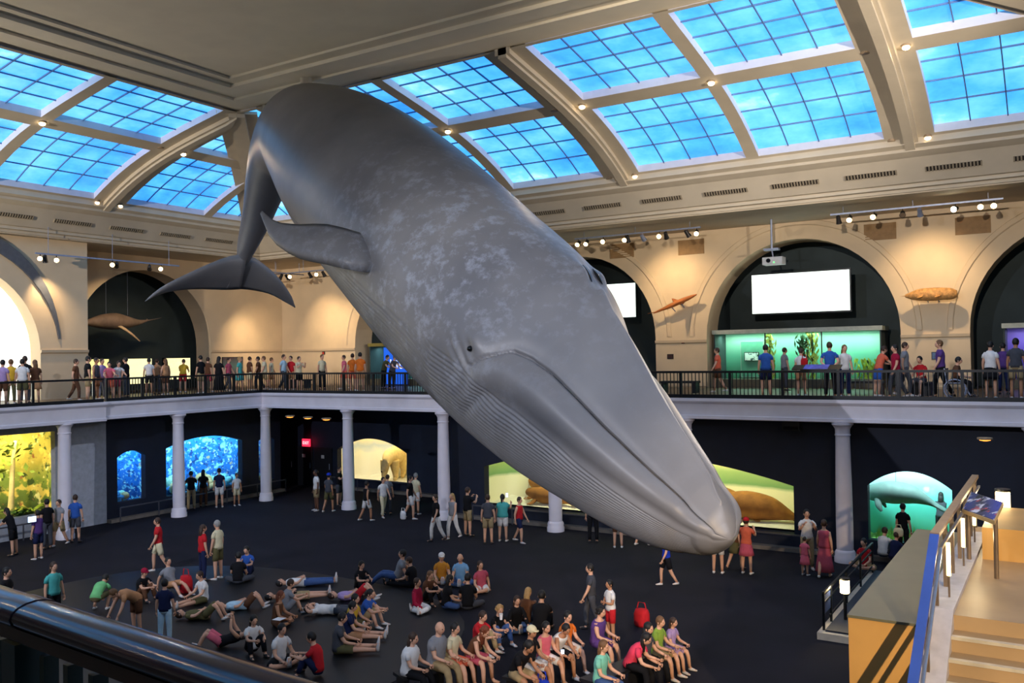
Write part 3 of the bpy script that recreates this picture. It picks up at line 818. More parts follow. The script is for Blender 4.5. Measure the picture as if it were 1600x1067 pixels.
# ================================================================== dioramas
def diorama(name, label, T, op, depth, back_mat, ground_mat, lamp, watts, top=None, extra_h=0.9, gz=None):
    uc, hw, zb, zs, rise, kind = op
    base = Vector(T(uc, 0.3, 0))
    rt = thing(name, label, 'diorama', base)
    z1 = zs + rise + extra_h; gz = zb - 0.12 if gz is None else gz
    N = 20; rings = []
    for z in np.linspace(gz - 0.1, z1, 5):
        r = []
        for k in range(N + 1):
            a = math.pi * k / N
            r.append(T(uc - (hw + 0.35) * math.copysign(abs(math.cos(a)) ** 0.6, math.cos(a)), 0.32 + depth * math.sin(a) ** 0.6, z))
        rings.append(r)
    MB().rings(rings, caps=False, closed=False).build('backdrop', back_mat, rt, 60)
    poly = [T(uc - (hw + 0.35) * math.copysign(abs(math.cos(math.pi * k / N)) ** 0.6, math.cos(math.pi * k / N)), 0.32 + depth * math.sin(math.pi * k / N) ** 0.6, gz) for k in range(N + 1)]
    g = MB(); M_ = 10; rr = []
    for j in range(M_ + 1):
        f_ = j / M_
        rr.append([Vector(T(uc, 0.32 + 0.02, gz)).lerp(Vector(p), f_) + Vector((0, 0, 0.10 * f_ * math.sin(k * 1.7 + j * 0.9) * (1 if 0 < k < N else 0))) for k, p in enumerate(poly)])
    g.rings(rr, caps=False, closed=False).build('ground', ground_mat, rt, True)
    roof = MB(); roof.prism([Vector(p) + Vector((0, 0, z1 - gz)) for p in poly], (0, 0, 0.05)); roof.build('lid', dark_m, rt)
    a, b = T(uc - hw, 0.28, 0), T(uc + hw, 0.28, 0)
    out = arch_outline(*op)
    MB().add([T(u, 0.3, z) for u, z in out], [tuple(range(len(out)))]).build('glass', glass_mat(), rt)
    lo = Vector(T(uc, 0.62, z1 - 0.12)); tg = Vector(T(uc, 0.32 + depth * 0.75, (gz + zs) / 2))
    l = area(lo, tg, watts * DIO_W, hw * 1.7, 0.5, lamp, 170)
    d = (tg - lo); X = (Vector(T(uc + 1, 0, 0)) - Vector(T(uc, 0, 0))).normalized()
    Z = -d.normalized(); Yv = Z.cross(X).normalized(); X = Yv.cross(Z)
    l.matrix_world = Matrix(((X.x, Yv.x, Z.x, lo.x), (X.y, Yv.y, Z.y, lo.y), (X.z, Yv.z, Z.z, lo.z), (0, 0, 0, 1)))
    return rt
ice = mat('ice_ground', (240, 238, 225), 0.6, noise=(2, 0.08))
diorama('diorama_case', 'wide walrus diorama window with pale green sea, behind the whale snout', TLB, BACK_OPEN['walrus'], 2.6,
        ramp_mat('walrus_backdrop', [(0.0, (236, 232, 200)), (0.30, (236, 236, 205)), (0.34, (120, 165, 110)), (0.47, (165, 195, 130)), (0.55, (226, 228, 165)), (1.0, (240, 240, 190))], noise=(1.2, 0.04)), ice, (1.0, 0.95, 0.52), 330, gz=0.62)
diorama('diorama_case', 'bright turquoise manatee diorama window beside the staircase', TLB, BACK_OPEN['manatee'], 2.0,
        ramp_mat('manatee_backdrop', [(0.0, (70, 150, 110)), (0.3, (80, 190, 170)), (0.5, (150, 225, 215)), (0.75, (235, 250, 250)), (1.0, (245, 252, 255))], noise=(2, 0.08)), mat('sea_grass_ground', (120, 150, 70), 0.9, noise=(9, 0.4)), (0.65, 0.95, 1.0), 190)
diorama('diorama_case', 'creamy yellow polar bear diorama window in the hall corner', TLC, BEAR, 2.2,
        ramp_mat('bear_backdrop', [(0.0, (240, 235, 215)), (0.42, (235, 230, 205)), (0.52, (190, 200, 205)), (0.62, (238, 225, 190)), (0.8, (240, 220, 175)), (1.0, (235, 205, 160))], noise=(1.6, 0.18)), ice, (1.0, 0.85, 0.5), 130)
diorama('diorama_case', 'narrow round-arched window glowing turquoise and green behind a white column', TLA, GREEN, 1.8,
        ramp_mat('green_backdrop', [(0.0, (20, 120, 90)), (0.35, (20, 170, 110)), (0.55, (60, 190, 180)), (1.0, (200, 245, 250))], noise=(2, 0.1)), mat('green_ground', (30, 120, 70), 0.9), (0.5, 1.0, 0.9), 70)
blue_l = (0.3, 0.7, 1.0)
reef_b = lambda n, seed: ramp_mat(n, [(0.0, (20, 60, 120)), (0.25, (30, 120, 200)), (0.6, (30, 130, 220)), (1.0, (60, 170, 235))], noise=(2, 0.2), patches=[(3.6 + seed, 0.54, (150, 225, 235)), (5.5 + seed, 0.55, (20, 70, 140)), (4.2 + seed, 0.62, (200, 190, 140)), (7.0 + seed, 0.6, (210, 240, 240))])
diorama('diorama_case', 'small deep-blue arched reef window nearest the grey wall', TLL, LEFT_OPEN['reef_small'], 1.4, reef_b('reef_backdrop_small', 0.6), mat('reef_ground', (40, 110, 150), 0.9), blue_l, 75)
diorama('diorama_case', 'wide blue coral reef window behind a white column', TLL, LEFT_OPEN['reef_large'], 2.0, reef_b('reef_backdrop_large', 0.0), MATS['reef_ground'], (0.45, 0.8, 1.0), 260)
diorama('diorama_case', 'dim narrow reef window next to the corner column', TLL, LEFT_OPEN['reef_edge'], 1.2, reef_b('reef_backdrop_edge', 0.3), MATS['reef_ground'], (0.6, 0.85, 1.0), 26)
GOLD = (15.3, 4.3, 0.8, 3.92, 0.01, 'seg')
diorama('diorama_case', 'tall golden-green forest diorama window at the far left', TLL, GOLD, 2.6,
        ramp_mat('forest_backdrop', [(0.0, (60, 80, 30)), (0.35, (130, 150, 60)), (0.6, (215, 190, 90)), (1.0, (150, 150, 60))], noise=(1.5, 0.5), patches=[(2.3, 0.55, (235, 205, 100)), (3.4, 0.56, (60, 80, 35)), (2.9, 0.62, (250, 238, 160)), (4.2, 0.63, (170, 100, 60))]), mat('forest_ground', (80, 90, 40), 0.9, noise=(4, 0.3)), (1.0, 0.88, 0.45), 620, extra_h=0.3)
# ---- animals in the dioramas
def loft(mb, pts, rad, n=14):
    """smooth tube through control points; rad may be (rx, ry)"""
    P_ = [list(p) for p in pts]; R_ = [list(r) if hasattr(r, '__len__') else [r, r] for r in rad]
    m = (len(P_) - 1) * 4; pp, rr = [], []
    for k in range(m + 1):
        t = k / 4
        pp.append(Vector(cr(P_, t))); rr.append(tuple(np.maximum(cr(R_, t), 0.002)))
    mb.tube(pp, rr, n)
    return mb
def walrus(p, yaw, sc, label):
    rt = thing('walrus_model', label, 'walrus', p, yaw, group='walrus models in the diorama')
    hide = mat('walrus_hide', (150, 98, 42), 0.8, noise=(3, 0.25), bump=(12, 0.4))
    b_ = MB()
    loft(b_, [Vector(q) * sc for q in ((-1.55, 0, 0.16), (-1.1, 0, 0.30), (-0.5, 0, 0.46), (0.2, 0, 0.52), (0.75, 0, 0.55), (1.1, 0, 0.62), (1.35, 0, 0.62), (1.5, 0, 0.55))],
         [(0.05 * sc, 0.04 * sc), (0.25 * sc, 0.22 * sc), (0.48 * sc, 0.42 * sc), (0.56 * sc, 0.5 * sc), (0.46 * sc, 0.44 * sc), (0.32 * sc, 0.32 * sc), (0.26 * sc, 0.26 * sc), (0.10 * sc, 0.12 * sc)])
    for s in (-1, 1):
        loft(b_, [Vector(q) * sc for q in ((0.7, s * 0.35, 0.3), (0.85, s * 0.62, 0.10), (1.1, s * 0.78, 0.05))], [(0.16 * sc, 0.1 * sc), (0.16 * sc, 0.07 * sc), (0.10 * sc, 0.03 * sc)], 8)
        loft(b_, [Vector(q) * sc for q in ((-1.4, s * 0.08, 0.16), (-1.75, s * 0.2, 0.08), (-2.0, s * 0.32, 0.05))], [(0.1 * sc, 0.06 * sc), (0.13 * sc, 0.04 * sc), (0.10 * sc, 0.02 * sc)], 8)
    b_.build('body', hide, rt, True, local=False)
    for s in (-1, 1):
        loft(MB(), [Vector(q) * sc for q in ((1.5, s * 0.09, 0.5), (1.56, s * 0.1, 0.3), (1.54, s * 0.1, 0.12))], [0.03 * sc, 0.025 * sc, 0.006 * sc], 6).build('tusk', mat('ivory', (235, 225, 195), 0.4), rt, True, local=False)
    return rt
walrus((-9.35, 30.75, 0.66), math.pi, 0.98, 'big brown walrus lying stretched out at the right end of the ice')
walrus((-10.7, 31.5, 0.66), math.pi * 0.85, 0.95, 'brown walrus half hidden behind the whale snout')
walrus((-17.7, 31.4, 0.66), math.pi * 0.92, 1.0, 'brown walrus with raised back at the left of the walrus window')
walrus((-17.5, 30.4, 0.66), math.pi * 1.02, 0.66, 'tawny walrus lying in front of another at the left of the walrus window')
def bear(p, yaw, sc):
    rt = thing('polar_bear_model', 'cream polar bear standing with head lowered in the corner diorama', 'bear', p, yaw)
    fur = mat('bear_fur', (225, 195, 130), 0.9, noise=(8, 0.12), bump=(30, 0.4))
    b_ = MB(); S = lambda *q: Vector(q) * sc
    loft(b_, [S(-0.95, 0, 0.95), S(-0.8, 0, 1.05), S(-0.4, 0, 1.08), S(0.1, 0, 1.02), S(0.55, 0, 1.05), S(0.85, 0, 0.98), S(1.15, 0, 0.80), S(1.32, 0, 0.66), S(1.5, 0, 0.56), S(1.62, 0, 0.52)],
         [(0.1 * sc, 0.12 * sc), (0.34 * sc, 0.36 * sc), (0.38 * sc, 0.42 * sc), (0.36 * sc, 0.38 * sc), (0.34 * sc, 0.38 * sc), (0.26 * sc, 0.28 * sc), (0.17 * sc, 0.18 * sc), (0.155 * sc, 0.15 * sc), (0.09 * sc, 0.09 * sc), (0.05 * sc, 0.05 * sc)])
    for x, s, f in ((-0.6, 1, 0.1), (-0.55, -1, -0.12), (0.6, 1, -0.08), (0.62, -1, 0.14)):
        if x < 0: pts = [S(x, s * 0.2, 0.95), S(x + 0.16, s * 0.22, 0.62), S(x - 0.08 + f, s * 0.22, 0.34), S(x + f, s * 0.22, 0.10), S(x + 0.14 + f, s * 0.22, 0.05)]
        else: pts = [S(x, s * 0.2, 0.9), S(x + f * 0.4, s * 0.22, 0.55), S(x + f, s * 0.22, 0.30), S(x + f, s * 0.22, 0.10), S(x + 0.13 + f, s * 0.22, 0.05)]
        loft(b_, pts, [0.24 * sc, 0.19 * sc, 0.13 * sc, 0.11 * sc, 0.07 * sc], 10)
    for s in (-1, 1): b_.sphere(S(1.2, s * 0.13, 0.84), 0.05 * sc, 8, 6)
    b_.build('body', fur, rt, True, local=False)
    MB().sphere(S(1.66, 0, 0.53), 0.035 * sc, 8, 6).build('nose', black, rt, True, local=False)
    return rt
bear((-29.0, 34.75, 0.42), math.radians(-70), 1.12)
def manatee(p, yaw, sc):
    rt = thing('manatee_model', 'grey manatee floating with its paddle tail to the right', 'manatee', p, yaw)
    b_ = MB(); S = lambda *q: Vector(q) * sc
    loft(b_, [S(-1.2, 0, 0.0), S(-1.05, 0, 0.04), S(-0.7, 0, 0.06), S(-0.1, 0, 0.1), S(0.5, 0, 0.06), S(0.9, 0, -0.08), S(1.15, 0, -0.2), S(1.45, 0, -0.36), S(1.7, 0, -0.5)],
         [(0.06 * sc, 0.1 * sc), (0.2 * sc, 0.2 * sc), (0.3 * sc, 0.3 * sc), (0.4 * sc, 0.38 * sc), (0.32 * sc, 0.3 * sc), (0.2 * sc, 0.17 * sc), (0.16 * sc, 0.09 * sc), (0.26 * sc, 0.06 * sc), (0.1 * sc, 0.02 * sc)])
    for s in (-1, 1): loft(b_, [S(-0.55, s * 0.25, -0.1), S(-0.5, s * 0.4, -0.3), S(-0.4, s * 0.42, -0.5)], [(0.1 * sc, 0.05 * sc), (0.11 * sc, 0.04 * sc), (0.04 * sc, 0.02 * sc)], 8)
    b_.build('body', mat('manatee_hide', (84, 104, 98), 0.7, noise=(4, 0.15)), rt, True, local=False)
    MB().tube([S(0, 0, 0.4), S(0, 0, 1.35)], 0.006, 5).build('hanging_wire', rail_m, rt, local=False)
manatee((-4.75, 30.75, 1.85), 0.0, 0.95)
# corals, sea grass, forest trunks
def coral(p, r, col, label, group, k):
    rt = thing('coral', label, 'coral', p, group=group)
    m_ = mat('coral_%d_%d_%d' % col, col, 0.8, noise=(6, 0.3), bump=(14, 0.6))
    b_ = MB(); rs = random.Random(k)
    for j in range(7):
        a = rs.uniform(0, 6.28); q = rs.uniform(0, 0.7) * r
        b_.sphere(Vector((q * math.cos(a), q * math.sin(a), rs.uniform(0.2, 0.8) * r)), (rs.uniform(.3, .5) * r, rs.uniform(.3, .5) * r, rs.uniform(.25, .55) * r), 9, 6)
    b_.build('coral_head', m_, rt, True, local=False)
rc = random.Random(4)
ccols = [((120, 200, 215), 'pale cyan'), ((60, 140, 200), 'blue'), ((190, 170, 120), 'tan'), ((150, 210, 190), 'mint'), ((90, 110, 150), 'slate')]
for k in range(11):
    y = 24.9 + 0.36 * k; c, n = ccols[k % 5]
    coral((LX - 0.75 - 0.8 * rc.random(), y, 0.52), rc.uniform(0.35, 0.75), c, '%s coral head, %s from the column side of the wide reef window' % (n, ['first', 'second', 'third', 'fourth', 'fifth', 'sixth', 'seventh', 'eighth', 'ninth', 'tenth', 'eleventh'][k]), 'corals in the wide reef window', k)
for k in range(4):
    c, n = ccols[(k + 1) % 5]
    coral((LX - 0.6 - 0.2 * k, 22.5 + 0.28 * k, 0.62), rc.uniform(0.25, 0.5), c, '%s coral head in the small reef window' % n, 'corals in the small reef window', 40 + k)
for k in range(3):
    c, n = ccols[(k * 2) % 5]
    coral((LX - 0.6, 30.0 + 0.3 * k, 0.55), 0.35, c, '%s coral head in the narrow reef window by the corner' % n, 'corals in the narrow reef window', 60 + k)
bark = mat('forest_bark', (130, 90, 50), 0.9, noise=(5, 0.3), bump=(20, 0.5))
leafy = mat('forest_leaves', (120, 140, 40), 0.8, noise=(3, 0.4)); leafd = mat('fern_leaves', (60, 95, 30), 0.8, noise=(4, 0.4))
for k, (y, l, a, lb) in enumerate(((18.5, 2.9, 0.10, 'pale slender trunk at the right edge of the forest window'), (17.2, 2.6, -0.25, 'leaning brown trunk in the middle of the forest window'), (15.4, 3.2, 0.3, 'thick mossy trunk in the forest window'))):
    rt = thing('tree_trunk', lb, 'tree', (LX - 1.2 - 0.3 * k, y, 0.7))
    loft(MB(), [(0, 0, 0), (0.05, a * 0.3, l * 0.3), (0, a, l * 0.65), (0.1, a * 1.6, l)], [0.13, 0.10, 0.085, 0.06], 10).build('trunk', bark if k else mat('pale_bark', (225, 200, 140), 0.8), rt, True, local=False)
    lf = MB(); rs = random.Random(k)
    for j in range(40):
        z = rs.uniform(0.55, 1.0) * l; ang = rs.uniform(0, 6.28); rr = rs.uniform(0.1, 0.8)
        c = Vector((rr * math.cos(ang) * 0.6, a * z / l + rr * math.sin(ang), z)); d1 = Vector((rs.uniform(-1, 1), rs.uniform(-1, 1), rs.uniform(-1, 1))).normalized() * rs.uniform(0.1, 0.22); d2 = d1.orthogonal().normalized() * d1.length * 0.5
        lf.add([c - d1, c + d2, c + d1, c - d2], [(0, 1, 2, 3)])
    tag(lf.build('leaves', leafy, rt, local=False), kind='stuff')
for k, y in enumerate((14.6, 16.4, 17.6, 18.6, 19.2)):
    rt = thing('fern', ('large dark' if k % 2 else 'low bright') + ' fern on the forest diorama floor, %s from the left' % ['first', 'second', 'third', 'fourth', 'fifth'][k], 'fern', (LX - 0.8 - 0.25 * (k % 3), y, 0.68), group='ferns in the forest diorama, ' + ('dark' if k % 2 else 'bright'))
    lf = MB(); rs = random.Random(k + 30)
    for j in range(22):
        a = rs.uniform(0, 6.28); ln = rs.uniform(0.4, 0.9); pts = []
        for q in range(5):
            t = q / 4; pts.append(Vector((math.cos(a) * ln * t, math.sin(a) * ln * t, ln * (1.1 * t - 0.75 * t * t))))
        for p_, q_, w_ in zip(pts, pts[1:], (0.07, 0.08, 0.06, 0.03)):
            s_ = Vector((-math.sin(a), math.cos(a), 0)) * w_; lf.add([p_ - s_, p_ + s_, q_ + s_ * 0.8, q_ - s_ * 0.8], [(0, 1, 2, 3)])
    tag(lf.build('fronds', leafd if k % 2 else leafy, rt, local=False), kind='stuff')
sg = thing('sea_grass', 'tufts of green sea grass under the manatee', 'plant', (-4.2, 30.2, 0.5)); lf = MB(); rs = random.Random(5)
for j in range(150):
    x, y = rs.uniform(-1.15, 1.15), rs.uniform(-0.15, 1.0); h = rs.uniform(0.15, 0.5); dx = rs.uniform(-.08, .08)
    lf.add([(x - 0.015, y, 0), (x + 0.015, y, 0), (x + dx, y, h)], [(0, 1, 2)])
tag(lf.build('blades', mat('sea_grass_leaf', (120, 150, 60), 0.8), sg, local=False), kind='stuff')
# ================================================================== mezzanine: track lights, screens, cases, wall models
steel = mat('track_steel', (150, 160, 185), 0.4, metal=0.4); lamp_body = mat('spot_head_black', (45, 42, 42), 0.45, metal=0.3)
lens_m = mat('lens_glow', (255, 225, 170), 0.4, emit=(255, 214, 150), estr=14.0); lens_hot = mat('lens_glow_hot', (255, 240, 210), 0.4, emit=(255, 236, 200), estr=60.0)
lens_off = mat('lens_dim', (120, 100, 80), 0.3)
def track(label, A, B, heads, ztop=AISLE):
    """heads: list of (fraction, target, state, watts, cone)"""
    A = Vector(A); B = Vector(B); rt = thing('track_light', label, 'light', A)
    MB().bar(A, B, 0.07, 0.06).build('track_bar', steel, rt)
    for f_ in (0.08, 0.5, 0.92):
        p = A.lerp(B, f_); MB().tube([p, Vector((p.x, p.y, ztop))], 0.012, 6).build('hanger', steel, rt)
    for f_, tgt, st, watts, cone, *cl in heads:
        p = A.lerp(B, f_) - Vector((0, 0, 0.2)); d = (Vector(tgt) - p).normalized()
        h = MB(); h.tube([p - d * 0.16, p - d * 0.14, p + d * 0.06, p + d * 0.16], [0.04, 0.075, 0.09, 0.11], 12); h.tube([p - d * 0.05, p + Vector((0, 0, 0.19))], 0.018, 6)
        ho = h.build('spot_head', lamp_body if st != 'grey' else steel, rt, 40)
        MB().tube([p + d * 0.161, p + d * 0.165], 0.095, 14).build('lens', {'on': lens_m, 'hot': lens_hot}.get(st, lens_off), ho)
        if watts: spot(p + d * 0.19, tgt, watts * SPOT_W, cl[0] if cl else WARM, cone, 1.0, 0.07)
    return rt
HALL = (-13, 14, 2)
pier1, pier2 = (-14.55, 37.4, 9.0), (-4.25, 37.4, 8.7)
track('track light hanging over the orange shark model on the back wall', (-18.3, 34.5, 11.68), (-12.5, 34.5, 11.68),
      [(0.03, (-17, 20, 3), 'on', 0, 0), (0.10, (-16, 22, 3), 'on', 0, 0), (0.24, (-12, 16, 5), 'on', 0, 0), (0.42, HALL, 'on', 700, 70), (0.44, (-16.0, 37.3, 6), 'off', 0, 0), (0.56, pier1, 'grey', 620, 92), (0.69, (-10, 16, 6), 'on', 0, 0), (0.74, pier1, 'on', 0, 0), (0.90, (-11, 37.3, 7), 'off', 0, 0), (0.97, (-9, 20, 4), 'on', 0, 0)])
track('track light with one dazzling lamp over the knobbly fish model', (-7.4, 34.5, 11.68), (-1.7, 34.5, 11.68),
      [(0.05, (-7, 37.3, 6), 'off', 0, 0), (0.12, (-6, 20, 3), 'on', 0, 0), (0.27, (-8, 16, 5), 'on', 700, 70), (0.44, (-4.4, 30, 9), 'off', 0, 0), (0.54, pier2, 'grey', 660, 92), (0.74, (-8.0, 14.5, 6.4), 'hot', 3800, 24, (1.0, 0.86, 0.76)), (0.88, (-3, 10, 5), 'on', 0, 0), (0.95, (-2, 12, 5), 'on', 0, 0)])
track('track light in the back corner behind the whale fluke', (-37.5, 34.5, 11.3), (-32.5, 34.5, 11.3),
      [(0.25, (-36, 37.4, 8.0), 'on', 550, 75), (0.3, (-15, 8, 6), 'on', 0, 0), (0.7, (-15, 8, 6), 'on', 0, 0), (0.6, (-34.6, 37.4, 7.6), 'on', 500, 75), (0.8, (-33, 37.3, 7), 'off', 0, 0)])
track('track light spanning from the big white arch to the dark arch, left wall', (-36.1, 20.4, 11.15), (-36.1, 27.4, 11.15),
      [(0.03, (-20, 10, 7), 'on', 0, 0), (0.06, (-36.9, 21.6, 8), 'off', 500, 80), (0.13, (-20, 12, 6), 'on', 0, 0), (0.50, (-20, 12, 6), 'on', 0, 0), (0.53, (-40.5, 26.5, 8.6), 'on', 500, 50), (0.77, (-40.5, 29, 8.4), 'on', 350, 50), (0.86, (-20, 10, 6), 'on', 0, 0)], 12.42)
track('track light in front of the warm-lit left wall pier', (-36.3, 31.6, 11.3), (-36.3, 35.8, 11.3),
      [(0.35, (-39.8, 33.4, 7.4), 'on', 0, 0), (0.6, (-39.8, 34.4, 7.0), 'on', 900, 50), (0.75, (-39.8, 35.5, 7), 'on', 350, 70)], 12.2)
# unseen tracks: fill lamps added for hall and ceiling, plus the staircase lamp
nh = [(0.1 + 0.2 * k, (-16 + 3 * k, 26, 3.0), 'on', 0, 0) for k in range(5)]
track('added fill track light above the near balcony aimed at hall and whale', (-20, -3.6, 11.4), (-8, -3.6, 11.4), [(0.1, (-29, 22, 2), 'on', 9500, 56, COOL), (0.5, (-13.2, 17, 7.6), 'on', 3600, 38, (1, 0.95, 0.92)), (0.9, (-6, 29, 2.5), 'on', 7000, 50, COOL)])
track('added fill track light above the right balcony aimed across the hall', (8.4, 4, 11.4), (8.4, 14, 11.4), [(0.1, (-20, 25, 2), 'on', 7000, 42, COOL), (0.9, (-9, 14, 7), 'on', 400, 45, (1.0, 0.88, 0.85))])
track('unseen track light right of the photographer aimed at the staircase', (4.5, -2.6, 9.2), (7.5, -2.6, 9.2), [(0.5, (-1.7, 11.0, 2.6), 'on', 16000, 34)])
for x, y, tx, ty, tz, w_, cn_, wh_ in ((-28, -3.2, -34, 20, 14.0, 21000, 44, 'left end of the near balcony'), (-2, -3.2, -6, 28, 14.8, 21000, 40, 'right of the photographer'), (7.6, 18, -12, 29, 14.2, 15000, 50, 'right balcony'), (-35.9, 6, -20, 14, 16.9, 3600, 64, 'near end of the left balcony')):
    track('added fill track light turned up at the ceiling, ' + wh_, (x - 0.8, y, 11.2 if x > -35 else 9.6), (x + 0.8, y, 11.2 if x > -35 else 9.6), [(0.5, (tx, ty, tz), 'on', w_, cn_, SOFT)])  # uplights added out of view to brighten vault and ceiling
# ---- video screen, projector
scr = mat('screen_glow', (240, 255, 245), 0.5, emit=(238, 255, 244), estr=1.6); frame_m = mat('screen_frame', (16, 18, 18), 0.4)
def screen(x0, x1, z0_, z1_, y, label):
    rt = thing('video_screen', label, 'screen', ((x0 + x1) / 2, y, z0_))
    MB().box(x0 - 0.06, x1 + 0.06, y, y + 0.1, z0_ - 0.06, z1_ + 0.06).build('frame', frame_m, rt)
    MB().box(x0, x1, y - 0.012, y, z0_, z1_).build('display', scr, rt)
screen(-11.56, -7.5, 8.22, 9.9, 38.2, 'large white lit video screen in the arch with the green case')
screen(-19.6, -17.1, 8.3, 9.9, 38.2, 'white video screen in the arch mostly hidden by the whale')
pj = thing('projector', 'white projector hanging on a pole in front of the lit screen', 'projector', (-10.05, 36.0, 10.2))
MB().tube([(-10.05, 36, AISLE), (-10.05, 36, 10.75)], 0.045, 8).build('pole', steel, pj)
MB().box(-10.35, -9.75, 35.85, 36.15, 10.68, 10.76).build('bracket', steel, pj)
MB().tube([(-10.05, 36, 10.7), (-10.0, 36, 10.38)], 0.03, 6).build('stem', steel, pj)
MB().box(-10.35, -9.55, 35.65, 36.2, 10.08, 10.38).build('body', mat('projector_white', (190, 195, 200), 0.5), pj)
MB().tube([(-10.1, 35.66, 10.24), (-10.1, 35.62, 10.24)], 0.09, 12).build('lens', black, pj)
MB().box(-9.9, -9.86, 35.635, 35.65, 10.14, 10.18).build('status_light', mat('green_led', (60, 255, 90), 0.4, emit=(80, 255, 110), estr=3), pj)
# ---- glass cases in the arches
def case(label, x0, x1, ztop, y, back_stops, lamp, watts, header_m, mull):
    rt = thing('display_case', label, 'display case', ((x0 + x1) / 2, y, MZ))
    MB().box(x0 - 0.05, x1 + 0.05, y, y + 1.5, MZ, MZ + 0.35).build('plinth', mat('case_plinth', (90, 84, 66), 0.6), rt)
    MB().quad((x0, y + 1.45, MZ + 0.35), (x1, y + 1.45, MZ + 0.35), (x1, y + 1.45, ztop), (x0, y + 1.45, ztop)).build('back_panel', ramp_mat('case_back_' + label[:12], back_stops, noise=(1.2, 0.15)), rt)
    for x in (x0, x1): MB().box(x - 0.03, x + 0.03, y, y + 1.5, MZ + 0.35, ztop).build('side_panel', dark_m, rt)
    MB().box(x0 - 0.08, x1 + 0.08, y - 0.08, y + 1.55, ztop, ztop + 0.18).build('header', header_m, rt)
    for m_ in mull: MB().box(m_ - 0.02, m_ + 0.02, y - 0.02, y + 0.04, MZ + 0.35, ztop).build('mullion', frame_m, rt)
    MB().box(x0, x1, y + 0.005, y + 0.015, MZ + 0.35, ztop).build('glass', glass_mat(), rt)
    area(((x0 + x1) / 2, y + 0.75, ztop - 0.05), ((x0 + x1) / 2, y + 0.95, MZ), watts, x1 - x0 - 0.3, 0.3, lamp)
    return rt
hd_m = mat('case_header', (170, 178, 168), 0.6)
case('long green-lit sea life case under the white screen', -13.2, -6.3, 7.36, 37.9, [(0.0, (70, 130, 100)), (0.5, (110, 190, 160)), (1.0, (200, 245, 225))], (0.55, 1.0, 0.78), 150, hd_m, (-10.95, -8.6))
case('violet-lit case at the far right arch', -1.95, 3.6, 7.3, 37.9, [(0.0, (60, 50, 110)), (0.5, (110, 95, 190)), (1.0, (170, 160, 235))], (0.6, 0.5, 1.0), 60, hd_m, (0.4,))
case('blue-lit case in the arch left of the whale belly', -33.4, -27.0, 7.2, 38.0, [(0.0, (40, 90, 90)), (0.5, (60, 160, 190)), (1.0, (170, 230, 240))], (0.5, 0.9, 1.0), 90, mat('case_header_olive', (120, 110, 50), 0.6), (-31.5,))
kelp_m = mat('kelp_olive', (150, 150, 60), 0.8, noise=(5, 0.4)); kelp_d = mat('kelp_dark', (40, 70, 35), 0.8, noise=(5, 0.4))
for x, label, mm_, z0_, z1_, r_ in ((-10.95, 'yellow-green kelp column behind the man in the blue shirt', kelp_m, MZ + 0.36, 7.3, 0.26), (-9.15, 'yellow-green kelp column in the middle of the green case', kelp_m, MZ + 0.36, 7.3, 0.26), (-9.55, 'dark hanging seaweed clump in the green case', kelp_d, 6.0, 7.2, 0.34), (-6.95, 'clump of bright sea grass at the right of the green case', mat('bright_grass', (170, 190, 70), 0.8, noise=(6, 0.3)), MZ + 0.36, 6.15, 0.55)):
    rt = thing('seaweed', label, 'plant', (x, 38.6, z0_)); lf = MB(); rs = random.Random(int(-x * 100))
    lf.tube([(0, 0, 0), (0.02, 0, (z1_ - z0_) * 0.5), (0, 0, z1_ - z0_)], 0.05, 6)
    lf.build('stem', kelp_d, rt, local=False); lf = MB()
    for j in range(110):
        a = rs.uniform(0, 6.28); q = r_ * rs.uniform(0.1, 1); c = Vector((q * math.cos(a), q * math.sin(a) * 0.7, rs.uniform(0, z1_ - z0_)))
        d1 = Vector((rs.uniform(-.4, .4), rs.uniform(-.4, .4), rs.uniform(0.3, 1))).normalized() * rs.uniform(0.08, 0.2); d2 = d1.orthogonal().normalized() * 0.045
        lf.add([c - d1, c + d2, c + d1, c - d2], [(0, 1, 2, 3)])
    tag(lf.build('fronds', mm_, rt, local=False), kind='stuff')
def panel(name, label, cat, x0, x1, z0_, z1_, T, m_, thick=0.05, fm=None):
    rt = thing(name, label, cat, T((x0 + x1) / 2, 0, z0_))
    MB().prism([T(x0, 0, z0_), T(x1, 0, z0_), T(x1, 0, z1_), T(x0, 0, z1_)], Vector(T(x0, -thick, z0_)) - Vector(T(x0, 0, z0_))).build('frame', fm or frame_m, rt)
    e = 0.03
    MB().prism([T(x0 + e, -thick, z0_ + e), T(x1 - e, -thick, z0_ + e), T(x1 - e, -thick, z1_ - e), T(x0 + e, -thick, z1_ - e)], Vector(T(x0, -0.012, z0_)) - Vector(T(x0, 0, z0_))).build('face', m_, rt)
    return rt
gdoor = mat('case_panel_green', (90, 150, 125), 0.6)
panel('text_panel', 'tall grey-green text panel at the left end of the green case', 'panel', -12.4, -11.35, MZ + 0.4, 7.05, lambda u, d, z: (u, 39.1 + d, z), gdoor, fm=hd_m)
panel('picture_sign', 'white picture sign on the tall grey-green panel', 'sign', -12.2, -11.55, 6.15, 6.55, lambda u, d, z: (u, 39.0 + d, z), ramp_mat('sign_print', [(0.0, (240, 240, 230)), (1.0, (235, 240, 235))], patches=[(9, 0.55, (60, 90, 90))]))
panel('text_panel', 'upright bright blue panel with white print in the left arch', 'panel', -32.1, -30.4, MZ + 0.05, 7.15, lambda u, d, z: (u, 37.7 + d, z), mat('blue_panel', (30, 90, 200), 0.5, emit=(20, 90, 215), estr=0.9), fm=mat('blue_frame', (20, 60, 150), 0.5))
